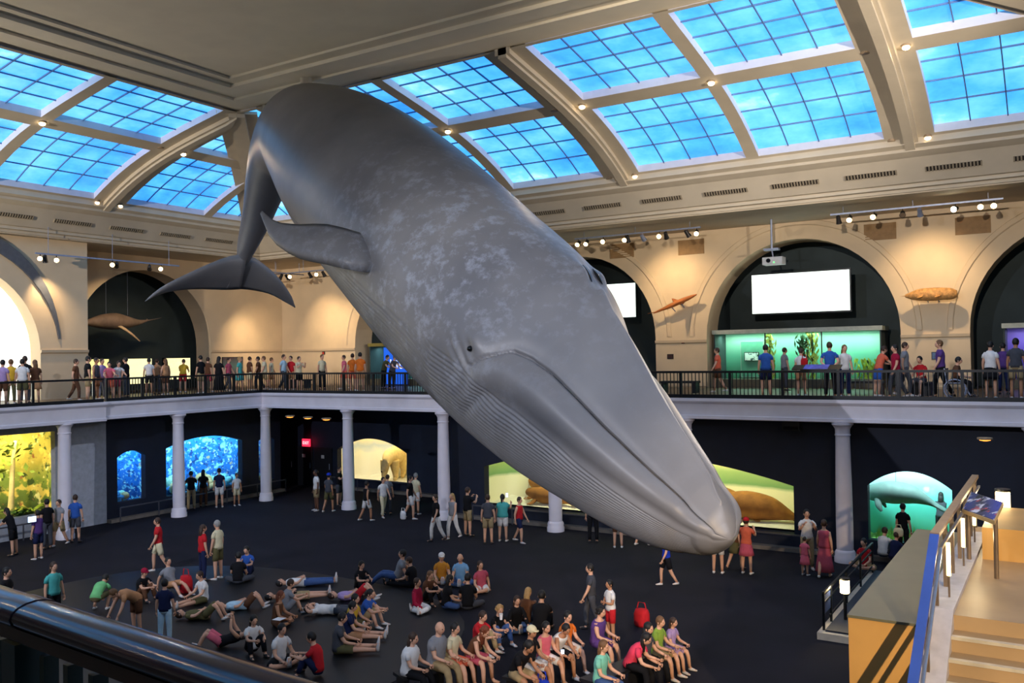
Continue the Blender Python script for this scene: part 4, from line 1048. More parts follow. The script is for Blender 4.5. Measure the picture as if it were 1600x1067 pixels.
for k, (dx, w_, h_) in enumerate(((0.42, 0.06, 0.42), (0.62, 0.05, 0.40), (0.80, 0.05, 0.40), (1.0, 0.08, 0.36), (1.16, 0.05, 0.3))):
    pass
fc = bpy.data.curves.new('panel_lettering', 'FONT'); fc.body = '14t'; fc.size = 0.75; fc.extrude = 0.004
fo = bpy.data.objects.new('panel_lettering', fc)
fo.data.materials.append(mat('white_print', (245, 248, 250), 0.6, emit=(240, 250, 255), estr=0.8))
tagp = [o for o in COL.objects if o.get('label', '').startswith('upright bright blue')][0]
me = None
COL.objects.link(fo); dg = bpy.context.evaluated_depsgraph_get(); me = bpy.data.meshes.new_from_object(fo.evaluated_get(dg)); bpy.data.objects.remove(fo)
lt = bpy.data.objects.new('lettering', me); COL.objects.link(lt); lt.parent = tagp
lt.rotation_euler = (math.pi / 2, 0, 0); lt.location = Vector((-31.75, 37.62, 5.95)) - Vector(tagp.location)
glow = lambda n, c, e: ramp_mat(n, [(0, c), (1, c)])
def lit_case(label, y0, y1, z0_, z1_, cols):
    m_ = mat('lit_case_' + label[:14], cols, 0.5, emit=cols, estr=1.25)
    return panel('lit_display', label, 'display case', y0, y1, z0_, z1_, lambda u, d, z: (-39.2 + 0 - d, u, z), m_, thick=0.0 + 0.06, fm=frame_m)
def TLP(u, d, z): return (-39.3 - d, u, z)
for label, y0, y1, z0_, z1_, c in (('left one of three glowing yellow-white cases in the dark arch', 24.45, 25.6, 5.55, 6.75, (255, 235, 150)), ('middle one of three glowing yellow-white cases in the dark arch', 26.5, 27.95, 5.45, 6.75, (255, 245, 180)), ('right one of three glowing yellow-white cases in the dark arch', 28.75, 30.25, 5.6, 6.75, (255, 240, 175))):
    m_ = mat('lit_case_' + label[:6], c, 0.5, noise=(3, 0.3), emit=c, estr=1.15)
    panel('lit_display', label, 'display case', y0, y1, z0_, z1_, TLP, m_, 0.3, frame_m)
panel('poster', 'dark poster board with purple and teal print under the wall light', 'poster', 32.95, 34.4, 5.6, 6.75, lambda u, d, z: (WXL - d, u, z), ramp_mat('poster_print', [(0, (90, 60, 70)), (0.5, (80, 110, 110)), (1, (70, 50, 60))], noise=(2, 0.5)))
TBW = lambda u, d, z: (u, WYB + d, z)
panel('wall_sign', 'small dark picture sign on the pier below the shark model', 'sign', -15.25, -14.95, 6.3, 6.52, TBW, mat('sign_dark', (60, 35, 30), 0.5, noise=(20, 0.5)), 0.02)
panel('alarm_box', 'tiny red alarm box on the pier beside the big arch', 'alarm', -14.55, -14.4, 6.98, 7.12, TBW, mat('alarm_red', (190, 50, 35), 0.5), 0.05)
panel('wall_sign', 'small blue picture sign on the pier below the knobbly fish', 'sign', -4.4, -4.02, 6.15, 6.45, TBW, mat('sign_blue', (60, 90, 130), 0.5, noise=(15, 0.5)), 0.02)
panel('alarm_box', 'tiny red alarm box on the wall left of the blue-lit arch', 'alarm', -36.5, -36.32, 6.8, 6.98, TBW, mat('alarm_red', (190, 50, 35), 0.5), 0.05)
gr = mat('grille_tan', (150, 118, 78), 0.7)
for label, px, py in (('tan wall grille left of the scallop light above the shark', 972, 392), ('tan wall grille right of the scallop light above the shark', 1080, 386), ('tan wall grille above the right shoulder of the screen arch', 1375, 362), ('tan wall grille beside the dazzling lamp', 1520, 352)):
    c = at_y(px, py, WYB)
    rt = thing('wall_grille', label, 'grille', (c.x, WYB, c.z - 0.35))
    MB().box(c.x - 0.6, c.x + 0.6, WYB - 0.04, WYB + 0.0, c.z - 0.33, c.z + 0.33).build('frame', gr, rt)
    for k in range(7): MB().box(c.x - 0.55, c.x + 0.55, WYB - 0.055, WYB - 0.04, c.z - 0.29 + 0.088 * k, c.z - 0.25 + 0.088 * k).build('slat', gr, rt)
# white glowing arch screen in the pavilion
rt = thing('arch_screen', 'huge glowing white arched screen at the far left of the mezzanine', 'screen', (PX - 0.8, 17.3, MZ))
out = arch_outline(17.3, 3.74, MZ + 0.02, 7.0, 3.74, 'round')
MB().prism([(PX - 0.75, u, z) for u, z in out], (-0.05, 0, 0)).build('display', mat('arch_glow', (255, 255, 240), 0.5, emit=(255, 252, 235), estr=1.7), rt)
out2 = arch_outline(17.3, 3.75, MZ + 0.01, 7.0, 3.75, 'round'); MB().prism([(PX - 0.82, u, z) for u, z in out2], (-0.05, 0, 0)).build('backing', frame_m, rt)
# ---- models on the walls
def fish_model(label, p, yaw, pitch, L_, body_m, kind):
    rt = thing('wall_fish_model' if kind == 'fish' else 'wall_shark_model', label, 'fish model', p, 0)
    R_ = Matrix.Rotation(yaw, 4, 'Z') @ Matrix.Rotation(pitch, 4, 'Y')
    S = lambda *q: R_ @ (Vector(q) * L_)
    b_ = MB()
    if kind == 'fish':
        loft(b_, [S(-0.5, 0, 0), S(-0.38, 0, 0.0), S(-0.2, 0, 0.01), S(0.05, 0, 0.01), S(0.25, 0, 0.01), S(0.4, 0, 0.0), S(0.5, 0, 0.0)], [(0.02 * L_, 0.03 * L_), (0.08 * L_, 0.08 * L_), (0.13 * L_, 0.13 * L_), (0.15 * L_, 0.14 * L_), (0.13 * L_, 0.13 * L_), (0.11 * L_, 0.12 * L_), (0.05 * L_, 0.07 * L_)], 14)
        rs = random.Random(3)
        for j in range(46):
            u = rs.uniform(-0.4, 0.42); a = rs.uniform(0, 6.28); rr = 0.13 * (1 - (u / 0.62) ** 2)
            b_.sphere(S(u, rr * math.cos(a), 0.75 * rr * math.sin(a) + 0.01), 0.022 * L_, 6, 4)
        for sx, sy in ((-0.12, 1), (-0.12, -1), (0.22, 1), (0.22, -1)):
            blade(b_, [S(sx, sy * 0.1, -0.02), S(sx - 0.04, sy * 0.2, -0.05), S(sx - 0.1, sy * 0.27, -0.07)], [S(sx - 0.12, sy * 0.09, -0.02), S(sx - 0.13, sy * 0.18, -0.05), S(sx - 0.11, sy * 0.275, -0.07)], 0.03 * L_, 6, 4)
        blade(b_, [S(-0.45, 0, -0.02), S(-0.53, 0.06, 0.0), S(-0.6, 0.12, 0.0)], [S(-0.45, 0, 0.02), S(-0.55, 0.0, 0.0), S(-0.62, 0.1, 0.0)], 0.02 * L_, 6, 4)
    else:
        loft(b_, [S(-0.5, 0, 0.0), S(-0.3, 0, 0.0), S(-0.05, 0, 0.0), S(0.2, 0, 0.0), S(0.38, 0, 0.0), S(0.5, 0, 0.0)], [(0.01 * L_, 0.015 * L_), (0.03 * L_, 0.03 * L_), (0.06 * L_, 0.05 * L_), (0.065 * L_, 0.05 * L_), (0.045 * L_, 0.035 * L_), (0.01 * L_, 0.01 * L_)], 12)
        for sy in (1, -1):
            blade(b_, [S(0.22, sy * 0.05, -0.01), S(0.14, sy * 0.16, -0.03), S(0.04, sy * 0.24, -0.04)], [S(0.08, sy * 0.05, -0.01), S(0.05, sy * 0.13, -0.03), S(0.03, sy * 0.24, -0.04)], 0.02 * L_, 6, 4)
            blade(b_, [S(-0.42, 0, 0.0), S(-0.5, sy * 0.08, 0.01), S(-0.58, sy * 0.15, 0.01)], [S(-0.48, 0, 0.0), S(-0.53, sy * 0.05, 0.01), S(-0.585, sy * 0.15, 0.01)], 0.015 * L_, 6, 4)
        blade(b_, [S(0.1, 0, 0.04), S(0.03, 0, 0.1), S(-0.02, 0, 0.13)], [S(-0.02, 0, 0.04), S(-0.03, 0, 0.08), S(-0.03, 0, 0.13)], 0.012 * L_, 5, 4)
    b_.build('body', body_m, rt, True, local=False)
    for u in (-0.1, 0.12):
        q = S(u, 0, -0.02); MB().tube([q, Vector((q.x * 0.95, WYB - p[1], q.z - 0.2))], 0.025, 6).build('mounting_rod', steel, rt, local=False)
    return rt
fish_model('thin orange shark model pointing up to the right on the lit pier', (-14.65, 36.98, 8.75), 0, math.radians(-20), 2.15, mat('shark_orange', (180, 105, 50), 0.6), 'shark')
fish_model('knobbly golden fish model with its shadow on the lit pier', (-4.3, 36.8, 8.62), 0, 0, 1.8, mat('fish_gold', (190, 140, 80), 0.7, noise=(10, 0.4)), 'fish')
# small whale model with a long white flipper in the dark arch
S0 = Vector((-40.6, 27.0, 8.55)); rt = thing('small_whale_model', 'small brown whale model with a pale flipper in the dark arch', 'whale model', S0)
b_ = MB(); S = lambda y, x, z: S0 + Vector((x, y, z))
loft(b_, [S(-1.75, 0, -0.05), S(-1.3, 0, 0.0), S(-0.7, 0, 0.05), S(0.0, 0, 0.08), S(0.7, 0, 0.05), S(1.3, 0, 0.05), S(1.8, 0, 0.15)], [(0.05, 0.05), (0.22, 0.2), (0.42, 0.36), (0.48, 0.42), (0.34, 0.3), (0.16, 0.15), (0.06, 0.05)])
blade(b_, [S(1.7, 0.0, 0.15), S(2.0, 0.35, 0.22), S(2.25, 0.6, 0.3)], [S(1.95, 0, 0.15), S(2.1, 0.3, 0.22), S(2.27, 0.6, 0.3)], 0.08, 6, 4); blade(b_, [S(1.7, 0.0, 0.15), S(2.0, -0.35, 0.22), S(2.25, -0.6, 0.3)], [S(1.95, 0, 0.15), S(2.1, -0.3, 0.22), S(2.27, -0.6, 0.3)], 0.08, 6, 4)
b_.build('body', mat('small_whale_brown', (140, 118, 98), 0.6, noise=(2, 0.3)), rt, True)
fl = MB(); blade(fl, [S(-0.1, 0.35, -0.2), S(0.4, 0.55, -0.55), S(0.95, 0.6, -0.95)], [S(0.15, 0.35, -0.15), S(0.55, 0.55, -0.5), S(1.0, 0.6, -0.93)], 0.12, 8, 5); fl.build('flipper', mat('pale_flipper', (230, 195, 150), 0.6), rt, True)
for y in (-0.5, 0.7): MB().tube([S(y, 0, 0.4), (S0.x, S0.y + y, AISLE)], 0.008, 5).build('hanging_wire', steel, rt)
# ---- lower-level fixtures: exit sign, doors, ceiling lamps
ex = thing('exit_sign', 'glowing red exit sign above the dark corner doors', 'sign', (-33.35, 32.9, 2.1))
MB().box(-33.62, -33.1, 32.9, 32.98, 2.05, 2.43).build('box', mat('exit_red', (230, 30, 50), 0.5, emit=(255, 40, 70), estr=2.2), ex)
fc = bpy.data.curves.new('exit_letters', 'FONT'); fc.body = 'EXIT'; fc.size = 0.22; fc.extrude = 0.004; fo = bpy.data.objects.new('exit_letters', fc); COL.objects.link(fo)
dg = bpy.context.evaluated_depsgraph_get(); me = bpy.data.meshes.new_from_object(fo.evaluated_get(dg)); bpy.data.objects.remove(fo)
me.materials.clear(); me.materials.append(mat('exit_white', (255, 225, 225), 0.5, emit=(255, 190, 195), estr=2.0))
lt = bpy.data.objects.new('lettering', me); COL.objects.link(lt); lt.parent = ex; lt.rotation_euler = (math.pi / 2, 0, 0); lt.location = Vector((-33.58, 32.89, 2.16)) - Vector(ex.location)
MB().bar((-33.36, 33.0, 2.24), (-33.36, CY0, 2.24), 0.03).build('bracket', frame_m, ex)
door_m = mat('door_dark', (24, 26, 32), 0.5)
for k, x in enumerate((-35.1, -33.75, -32.4)):
    d_ = struct(MB().box(x - 0.62, x + 0.62, CY0 - 0.06, CY0 + 0.02, 0.0, 2.0), 'door_%d' % (k + 1), door_m)
    MB().tube([(x + 0.5, CY0 - 0.12, 0.9), (x + 0.5, CY0 - 0.12, 1.2)], 0.02, 6).build('door_handle', steel, d_)
    if k: MB().box(x - 0.1, x + 0.1, CY0 - 0.075, CY0 - 0.06, 1.45, 1.62).build('notice', mat('notice_white', (200, 200, 200), 0.6), d_)
or_m = mat('amber_glow', (255, 150, 60), 0.4, emit=(255, 140, 50), estr=4.0)
for px, py, lb in ((453, 650, 'left amber ceiling lamp of the row above the exit sign'), (481, 652, 'middle amber ceiling lamp of the row above the exit sign'), (510, 654, 'right amber ceiling lamp of the row above the exit sign'), (1539, 685, 'single amber ceiling lamp above the staircase')):
    p = at_z(px, py, FB + 0.1); rt = thing('ceiling_lamp', lb, 'light', p)
    MB().lathe([(0.17, 0.02), (0.17, -0.02), (0.13, -0.03)], 14, p).build('ring', socket_m, rt); MB().lathe([(0.12, -0.022), (0.12, -0.045), (0.05, -0.06)], 14, p).build('bulb', or_m, rt)
spk = thing('ceiling_speaker', 'black box speaker under the mezzanine right of the whale snout', 'speaker', at_y(1238, 672, YB + 0.4))
c = Vector(spk.location); MB().box(c.x - 0.28, c.x + 0.28, c.y - 0.2, c.y + 0.2, c.z, FB + 0.1).build('cabinet', frame_m, spk); MB().box(c.x - 0.24, c.x + 0.24, c.y - 0.215, c.y - 0.2, c.z + 0.03, c.z + 0.14).build('front_grille', black, spk)
# ================================================================== staircase and foreground
gold = mat('brass_cladding', (206, 162, 96), 0.45, metal=0.4, noise=(1.2, 0.12), bump=(3, 0.05)); gold_d = mat('landing_floor', (150, 128, 98), 0.4, noise=(1.5, 0.12)); nose_m = mat('step_nosing', (200, 195, 180), 0.35, metal=0.4)
greymetal = mat('brushed_steel', (165, 168, 176), 0.32, metal=0.85, noise=(12, 0.08)); curb_m = mat('stair_curb', (165, 165, 175), 0.55)
ZL = 3.5
st = thing('staircase', 'gold-clad staircase with a broad landing at the lower right', 'staircase', (-0.5, 12, 0))
MB().box(-2.21, -1.47, 10.76, 16.4, 0, ZL - 0.01).build('parapet', gold, st); MB().box(-2.22, -1.47, 10.75, 16.41, ZL - 0.01, ZL + 0.02).build('parapet_dim_top', mat('top_dim_olive', (92, 92, 76), 0.5, metal=0.2, noise=(2, 0.08)), st)  # thin slab added on top; its olive tone stands in for dimmer, skylit light
MB().box(-1.47, 4.0, 11.4, 17.2, ZL - 0.3, ZL).build('landing', gold_d, st)
MB().box(-1.5, -1.17, 11.4, 16.4, ZL, ZL + 0.06).build('curb', curb_m, st)
MB().box(-1.1, 4.0, 14.6, 16.6, ZL, ZL + 0.46).build('landing_block', gold, st)
MB().box(-1.47, 4.0, 11.45, 17.1, 0.0, ZL - 0.3).build('base_wall', gold, st)
for k in range(20):
    z = ZL - 0.17 * (k + 1); y1 = 11.4 - 0.29 * k; y0 = y1 - 0.29
    if z < 0.05: break
    s_ = MB().box(-1.17, 4.0, y0, y1 + 0.02, z - 0.17, z).build('step', gold_d, st)
    MB().box(-1.17, 4.0, y0 - 0.015, y0 + 0.06, z - 0.03, z + 0.006).build('nosing', nose_m, s_)
MB().prism([(-1.5, 11.4, ZL - 0.3), (-1.5, 11.4, ZL + 0.06), (-1.5, 5.6, 0.06), (-1.5, 5.6, 0.0), (-1.5, 6.0, 0.0)], (0.33, 0, 0)).build('stringer', curb_m, st)
rr = thing('stair_railing', 'brushed metal stair railing bending down along the left side of the steps', 'railing', (-1.36, 11.5, ZL))
MB().box(-1.41, -1.31, 11.46, 17.0, ZL + 0.87, ZL + 0.92).build('handrail', mat('handrail_bronze', (150, 128, 104), 0.4, metal=0.6), rr)
sl = 0.587
def sloped(x0, x1, zt, th, y0=5.6, y1=11.48):
    return MB().prism([(x0, y1, ZL + zt), (x0, y1, ZL + zt - th), (x0, y0, ZL + zt - th - (y1 - y0) * sl), (x0, y0, ZL + zt - (y1 - y0) * sl)], (x1 - x0, 0, 0))
sloped(-1.41, -1.31, 0.92, 0.05).build('sloped_handrail', mat('blue_sky_reflection', (44, 72, 160), 0.35, noise=(3, 0.1)), rr)  # blue stands in for the skylight reflected on the sloping metal
MB().bar((-1.3, 11.5, ZL + 0.74), (-1.3, 16.9, ZL + 0.74), 0.035).build('lower_rail', greymetal, rr)
sloped(-1.32, -1.28, 0.75, 0.04).build('sloped_lower_rail', greymetal, rr)
pmat = mat('post_bronze', (120, 104, 88), 0.4, metal=0.6)
for y in (11.5, 12.47, 13.26, 14.22, 15.08, 15.98, 16.85):
    MB().box(-1.385, -1.335, y - 0.025, y + 0.025, ZL + 0.05, ZL + 0.88).build('post', pmat, rr); 
for y in (10.6, 9.6, 8.6, 7.6, 6.6):
    z = ZL - (11.48 - y) * sl; MB().box(-1.385, -1.335, y - 0.025, y + 0.025, z - 0.05, z + 0.9).build('post', pmat, rr)
tubeg = mat('step_lamp_glow', (255, 230, 170), 0.4, emit=(255, 222, 150), estr=5.0)
for k, (y, lb) in enumerate(((11.95, 'nearest glowing tube lamp on the stair railing'), (13.75, 'middle glowing tube lamp on the stair railing'), (15.5, 'farthest glowing tube lamp on the stair railing'))):
    rt = thing('tube_lamp', lb, 'lamp', (-1.27, y, ZL + 0.1))
    MB().tube([(-1.27, y, ZL + 0.32), (-1.27, y, ZL + 0.72)], 0.025, 8).build('tube', tubeg, rt); MB().tube([(-1.27, y, ZL + 0.06), (-1.27, y, ZL + 0.32)], 0.012, 6).build('stem', pmat, rt)
    point((-1.1, y, ZL + 0.5), 5, (1, 0.78, 0.45), 0.06)
# reading panel on the landing
rp_ = thing('reading_board', 'tilted colourful reading panel on posts behind the stair railing', 'sign', (-1.0, 14.1, ZL))
A, B, C_, D_ = at_z(1503, 796, ZL + 0.80), at_z(1554, 814, ZL + 0.82), at_z(1568, 785, ZL + 0.98), at_z(1517, 768, ZL + 0.96)
MB().prism([A, B, C_, D_], (0, 0, -0.05)).build('board', mat('board_edge', (190, 160, 110), 0.5), rp_)
cc = (A + B + C_ + D_) / 4
MB().prism([cc.lerp(q, 0.94) + Vector((0, 0, 0.002)) for q in (A, B, C_, D_)], (0, 0, 0.006)).build('print', ramp_mat('panel_print', [(0, (40, 60, 130)), (0.45, (60, 60, 75)), (1, (70, 80, 170))], 'X', noise=(3, 0.3), patches=[(7, 0.52, (200, 200, 215)), (6, 0.58, (190, 80, 80)), (5, 0.52, (25, 28, 40))]), rp_)
for q in (A.lerp(B, 0.12).lerp(D_, 0.4), B.lerp(A, 0.15).lerp(C_, 0.4)):
    MB().tube([(q.x, q.y, ZL), (q.x, q.y, q.z - 0.05)], 0.03, 8).build('post', pmat, rp_)
# glowing bollard lamps
bol = mat('bollard_glow', (255, 235, 190), 0.4, emit=(255, 226, 160), estr=7.0)
def bollard(p, h, lb, w):
    rt = thing('bollard_lamp', lb, 'lamp', p)
    MB().tube([p, Vector(p) + Vector((0, 0, h))], 0.04, 8).build('post', rail_m, rt)
    q = Vector(p) + Vector((0, 0, h)); MB().lathe([(0.09, 0), (0.11, 0.02), (0.11, 0.30), (0.09, 0.32)], 14, q).build('diffuser', bol, rt, 40)
    MB().lathe([(0.12, 0.32), (0.12, 0.36)], 14, q).build('cap', rail_m, rt)
    point(q + Vector((-0.2, -0.2, 0.2)), w, (1, 0.78, 0.45), 0.1)
bollard(Vector((-4.55, 21.85, 0.22)), 0.62, 'glowing bollard lamp beside the low platform railing', 25)
bollard(Vector((-0.95, 16.9, ZL)), 0.36, 'glowing bollard lamp behind the gold landing block', 15)
# low platform with railing in front of the manatee window
pf = thing('low_platform', 'low platform with a dark blue top and pale kerb in front of the manatee window', 'platform', (-3.9, 23.5, 0))
MB().box(-4.95, -2.9, 20.75, 27.2, 0, 0.16).build('kerb', mat('pale_kerb', (190, 178, 160), 0.6), pf); MB().box(-4.8, -2.9, 20.9, 27.2, 0.16, 0.2).build('deck', mat('deck_navy', (28, 36, 58), 0.6), pf)
lr = thing('low_railing', 'thin dark railing with a square blue plate on the low platform', 'railing', (-4.85, 21, 0.16))
MB().bar((-4.85, 21.0, 1.0), (-4.85, 27.1, 1.0), 0.05).build('top_rail', rail_m, lr); MB().bar((-4.85, 21.0, 0.78), (-4.85, 27.1, 0.78), 0.03).build('mid_rail', rail_m, lr); MB().bar((-4.85, 21.6, 0.35), (-4.85, 27.1, 0.35), 0.03).build('low_rail', rail_m, lr)
for y in (21.0, 21.75, 23.5, 25.3, 27.05): MB().box(-4.875, -4.825, y - 0.025, y + 0.025, 0.16, 1.0).build('post', rail_m, lr)
MB().box(-4.87, -4.85, 21.05, 21.7, 0.5, 0.9).build('plate', mat('plate_blue', (40, 60, 110), 0.5), lr)
# bench rails in front of the lower windows
for label, T_, a, b in (('grey leaning rail below the walrus window', lambda u, z: (u, LY - 0.55, z), -20.2, -7.2), ('grey leaning rail below the blue reef windows', lambda u, z: (LX + 0.55, u, z), 22.0, 31.0), ('grey leaning rail below the polar bear window', lambda u, z: (u, CY0 - 0.5, z), -31.4, -26.2), ('grey leaning rail below the forest window', lambda u, z: (LX + 0.55, u, z), 11.0, 19.8)):
    rt = thing('leaning_rail', label, 'railing', T_(a, 0))
    MB().bar(T_(a, 0.62), T_(b, 0.62), 0.05).build('bar', mat('rail_grey', (96, 96, 104), 0.4, metal=0.5), rt)
    n = int((b - a) / 1.7)
    for k in range(n + 1): MB().bar(T_(a + (b - a) * k / n, 0.02), T_(a + (b - a) * k / n, 0.62), 0.04).build('post', MATS['rail_grey'], rt)
# ---- railing right in front of the photographer
nr = thing('near_railing', 'thick glossy dark handrail and balusters in the lower left foreground', 'railing', (-1.35, 1.40, MZ), math.radians(-4.2))
hr = mat('glossy_handrail', (48, 34, 44), 0.16, noise=(4, 0.2), spec=0.7); nb = mat('baluster_dark_teal', (44, 66, 70), 0.35, metal=0.3)
prof = [(0.066 * math.cos(a) , 0.036 * math.sin(a)) for a in np.linspace(0, 2 * math.pi, 17)[:-1]]
MB().rings([[(x, 1.40 + a, 5.914 + b) for a, b in prof] for x in (-12.0, -0.2)]).build('handrail', hr, nr, 50)
MB().box(-12.0, -0.2, 1.36, 1.44, 5.845, 5.88).build('under_rail', hr, nr)
MB().box(-12.0, -0.2, 1.37, 1.43, 5.56, 5.61).build('middle_rail', nb, nr)
MB().box(-12.0, -0.2, 1.37, 1.43, MZ + 0.08, MZ + 0.15).build('bottom_rail', nb, nr)
for x in (-0.7, -2.45, -4.2, -5.95, -7.7, -9.45, -11.2):
    MB().box(x - 0.04, x + 0.04, 1.35, 1.45, MZ, 5.84).build('post', nb, nr); MB().rings([[(xx, 1.40 + a * 1.05, 5.914 + b * 1.08) for a, b in prof] for xx in (x - 0.05, x + 0.05)]).build('collar', hr, nr, 50)
bl = None
for k in range(95):
    x = -11.95 + 0.125 * k
    if bl is None: bl = MB().box(-0.012, 0.012, -0.02, 0.02, 0.0, 0.66).build('baluster', nb, nr, local=False); o = bl
    else: o = link_copy(bl, nr)
    o.location = Vector((x, 1.40, MZ + 0.14)) - Vector((-1.35, 1.40, MZ))
nr.location.y = 1.27
# ================================================================== people
V = Vector
def nv(*a): return V(a).normalized()
POSES = {
 'stand':  dict(th=(.07, .02, -1), sh=(.02, -.04, -1), ua=(.2, .02, -1), fa=(.06, .2, -1)),
 'walk':   dict(th=(.05, .38, -1), sh=(.02, -.02, -1), th2=(.05, -.22, -1), sh2=(.02, -.6, -1), ua=(.16, -.3, -1), fa=(.06, .15, -1), ua2=(.16, .3, -1), fa2=(.05, .6, -1)),
 'photo':  dict(th=(.08, .02, -1), sh=(.02, -.04, -1), ua=(.25, .55, -.7), fa=(-.4, .55, .75)),
 'onearm': dict(th=(.08, .02, -1), sh=(.02, -.04, -1), ua=(.25, .6, -.6), fa=(-.1, .8, .6), ua2=(.2, .0, -1), fa2=(.05, .2, -1)),
 'hands_back': dict(th=(.09, .0, -1), sh=(.03, -.03, -1), ua=(.42, -.22, -1), fa=(-.75, -.35, -.6)),
 'lean':   dict(th=(.08, -.1, -1), sh=(.02, -.06, -1), T=(0, .25, 1), T1=(0, .4, 1), ua=(.2, .55, -.8), fa=(-.1, .9, -.2)),
 'folded': dict(th=(.07, .02, -1), sh=(.02, -.04, -1), ua=(.25, .2, -1), fa=(-.8, .55, .1)),
 'cross':  dict(th=(.78, .60, .06), sh=(-.88, .18, -.12), T=(0, .08, 1), T1=(0, .25, 1), ua=(.2, .3, -1), fa=(-.1, .85, -.25)),
 'knees':  dict(th=(.16, .58, .78), sh=(.02, .34, -.95), T=(0, -.02, 1), T1=(0, .35, .95), ua=(.12, .68, -.65), fa=(-.3, .8, .15)),
 'out':    dict(th=(.10, 1, .04), sh=(.04, 1, -.05), T=(0, -.05, 1), T1=(0, .3, 1), ua=(.15, .4, -.9), fa=(-.15, .9, -.2)),
 'back':   dict(th=(.12, .92, .33), sh=(.05, .72, -.62), T=(0, -.45, .9), T1=(0, -.2, 1), ua=(.25, -.5, -.85), fa=(.05, -.2, -1)),
 'side':   dict(th=(.65, .75, .06), sh=(-.3, -.6, -.08), th2=(-.25, .95, .06), sh2=(-.75, -.2, -.08), T=(.1, .05, 1), ua=(.25, .2, -1), fa=(-.2, .7, -.4), ua2=(.35, -.1, -1), fa2=(.1, .1, -1)),
 'lie':    dict(th=(.09, 1, .0), sh=(.04, 1, -.02), T=(0, -1, .02), F=(0, 0, 1), ua=(.35, .8, .12), fa=(-.65, .45, .35)),
 'lie_knees': dict(th=(.08, .62, .78), sh=(.03, .45, -.88), T=(0, -1, .02), F=(0, 0, 1), ua=(.35, .8, .12), fa=(-.65, .45, .35)),
 'lie_head': dict(th=(.10, 1, .0), sh=(.04, 1, -.02), T=(0, -1, .05), F=(0, 0, 1), ua=(.75, -.6, .15), fa=(-.85, -.35, .1)),
 'lie_phone': dict(th=(.10, .7, .65), sh=(.03, .45, -.88), T=(0, -.95, .25), F=(0, .25, .95), ua=(.2, .5, .7), fa=(-.35, .0, .9)),
 'bench':  dict(th=(.14, 1, -.03), sh=(.03, .12, -1), T=(0, .06, 1), T1=(0, .2, 1), ua=(.18, .3, -1), fa=(-.2, .9, -.15)),
 'bench_lean': dict(th=(.14, 1, -.03), sh=(.03, .05, -1), T=(0, .4, .95), T1=(0, .75, .8), ua=(.15, .35, -.95), fa=(-.25, .85, -.2)),
 'bend':   dict(th=(.12, .1, -1), sh=(.03, -.1, -1), T=(0, .75, .6), T1=(0, 1, .1), ua=(.15, .4, -.9), fa=(0, .5, -.9)),
 'crouch': dict(th=(.25, .95, .2), sh=(.0, -.35, -.95), T=(0, .5, .85), T1=(0, .95, .35), ua=(.15, .5, -.85), fa=(-.1, .6, -.8)),
}
SKIN = {'l': (222, 170, 140), 'm': (186, 132, 98), 'd': (112, 74, 54), 'p': (232, 188, 162)}
HAIRC = {'k': (22, 18, 17), 'b': (58, 38, 26), 'n': (112, 78, 48), 'y': (176, 140, 88), 'g': (150, 148, 145), 'r': (120, 60, 34)}
PALET = {'white': (232, 230, 228), 'black': (22, 22, 26), 'navy': (30, 38, 74), 'blue': (48, 92, 176), 'sky': (120, 170, 214), 'teal': (80, 176, 172), 'red': (196, 36, 44), 'crimson': (156, 24, 56), 'pink': (226, 110, 130), 'hot': (236, 70, 100), 'rose': (190, 84, 104),
         'orange': (232, 118, 40), 'coral': (224, 108, 80), 'yellow': (220, 176, 56), 'gold': (206, 140, 50), 'green': (120, 200, 130), 'lime': (140, 172, 70), 'olive': (96, 92, 60), 'khaki': (168, 146, 108), 'tan': (190, 140, 100), 'cream': (222, 212, 176), 'grey': (140, 142, 148), 'dgrey': (74, 76, 84),
         'jeans': (66, 92, 142), 'purple': (92, 62, 128), 'lilac': (176, 150, 200), 'brown': (100, 66, 46), 'ltblue': (176, 208, 226), 'mint': (130, 206, 184), 'royal': (30, 60, 190)}
def cloth(n): return mat('cloth_' + n, PALET[n], 0.85, noise=(9, 0.1), spec=0.2)
def skin(n): return mat('skin_' + n, SKIN[n], 0.55, noise=(12, 0.05))
def hairm(n): return mat('hair_' + n, HAIRC[n], 0.6, noise=(30, 0.2))
eye_m = mat('eye_dark', (30, 22, 20), 0.3); lip_m = mat('lip', (176, 96, 88), 0.5); sole_m = mat('shoe_white', (215, 212, 210), 0.6); shoe_k = mat('shoe_dark', (36, 34, 36), 0.6)
def frame_of(t, ref):
    t = t.normalized(); f_ = (ref - t * ref.dot(t))
    f_ = f_.normalized() if f_.length > 1e-5 else t.orthogonal().normalized()
    return t, f_, f_.cross(t)      # up, front, right
def ell_ring(c, X, F, rx, ry, n=14):
    return [c + X * (rx * math.cos(2 * math.pi * k / n)) + F * (ry * math.sin(2 * math.pi * k / n)) for k in range(n)]
def limb(mb, pts, rad, n=8):
    """tapering limb with softly bent joints"""
    out, rr = [], []
    for i in range(len(pts) - 1):
        for q in (0.0, 0.35, 0.65): out.append(pts[i].lerp(pts[i + 1], q)); rr.append(rad[i] + (rad[i + 1] - rad[i]) * q)
    out.append(pts[-1]); rr.append(rad[-1])
    for k in range(1, len(out) - 1):
        if k % 3 == 0: out[k] = out[k] * 0.6 + (out[k - 1] + out[k + 1]) * 0.2
    mb.tube(out, rr, n)
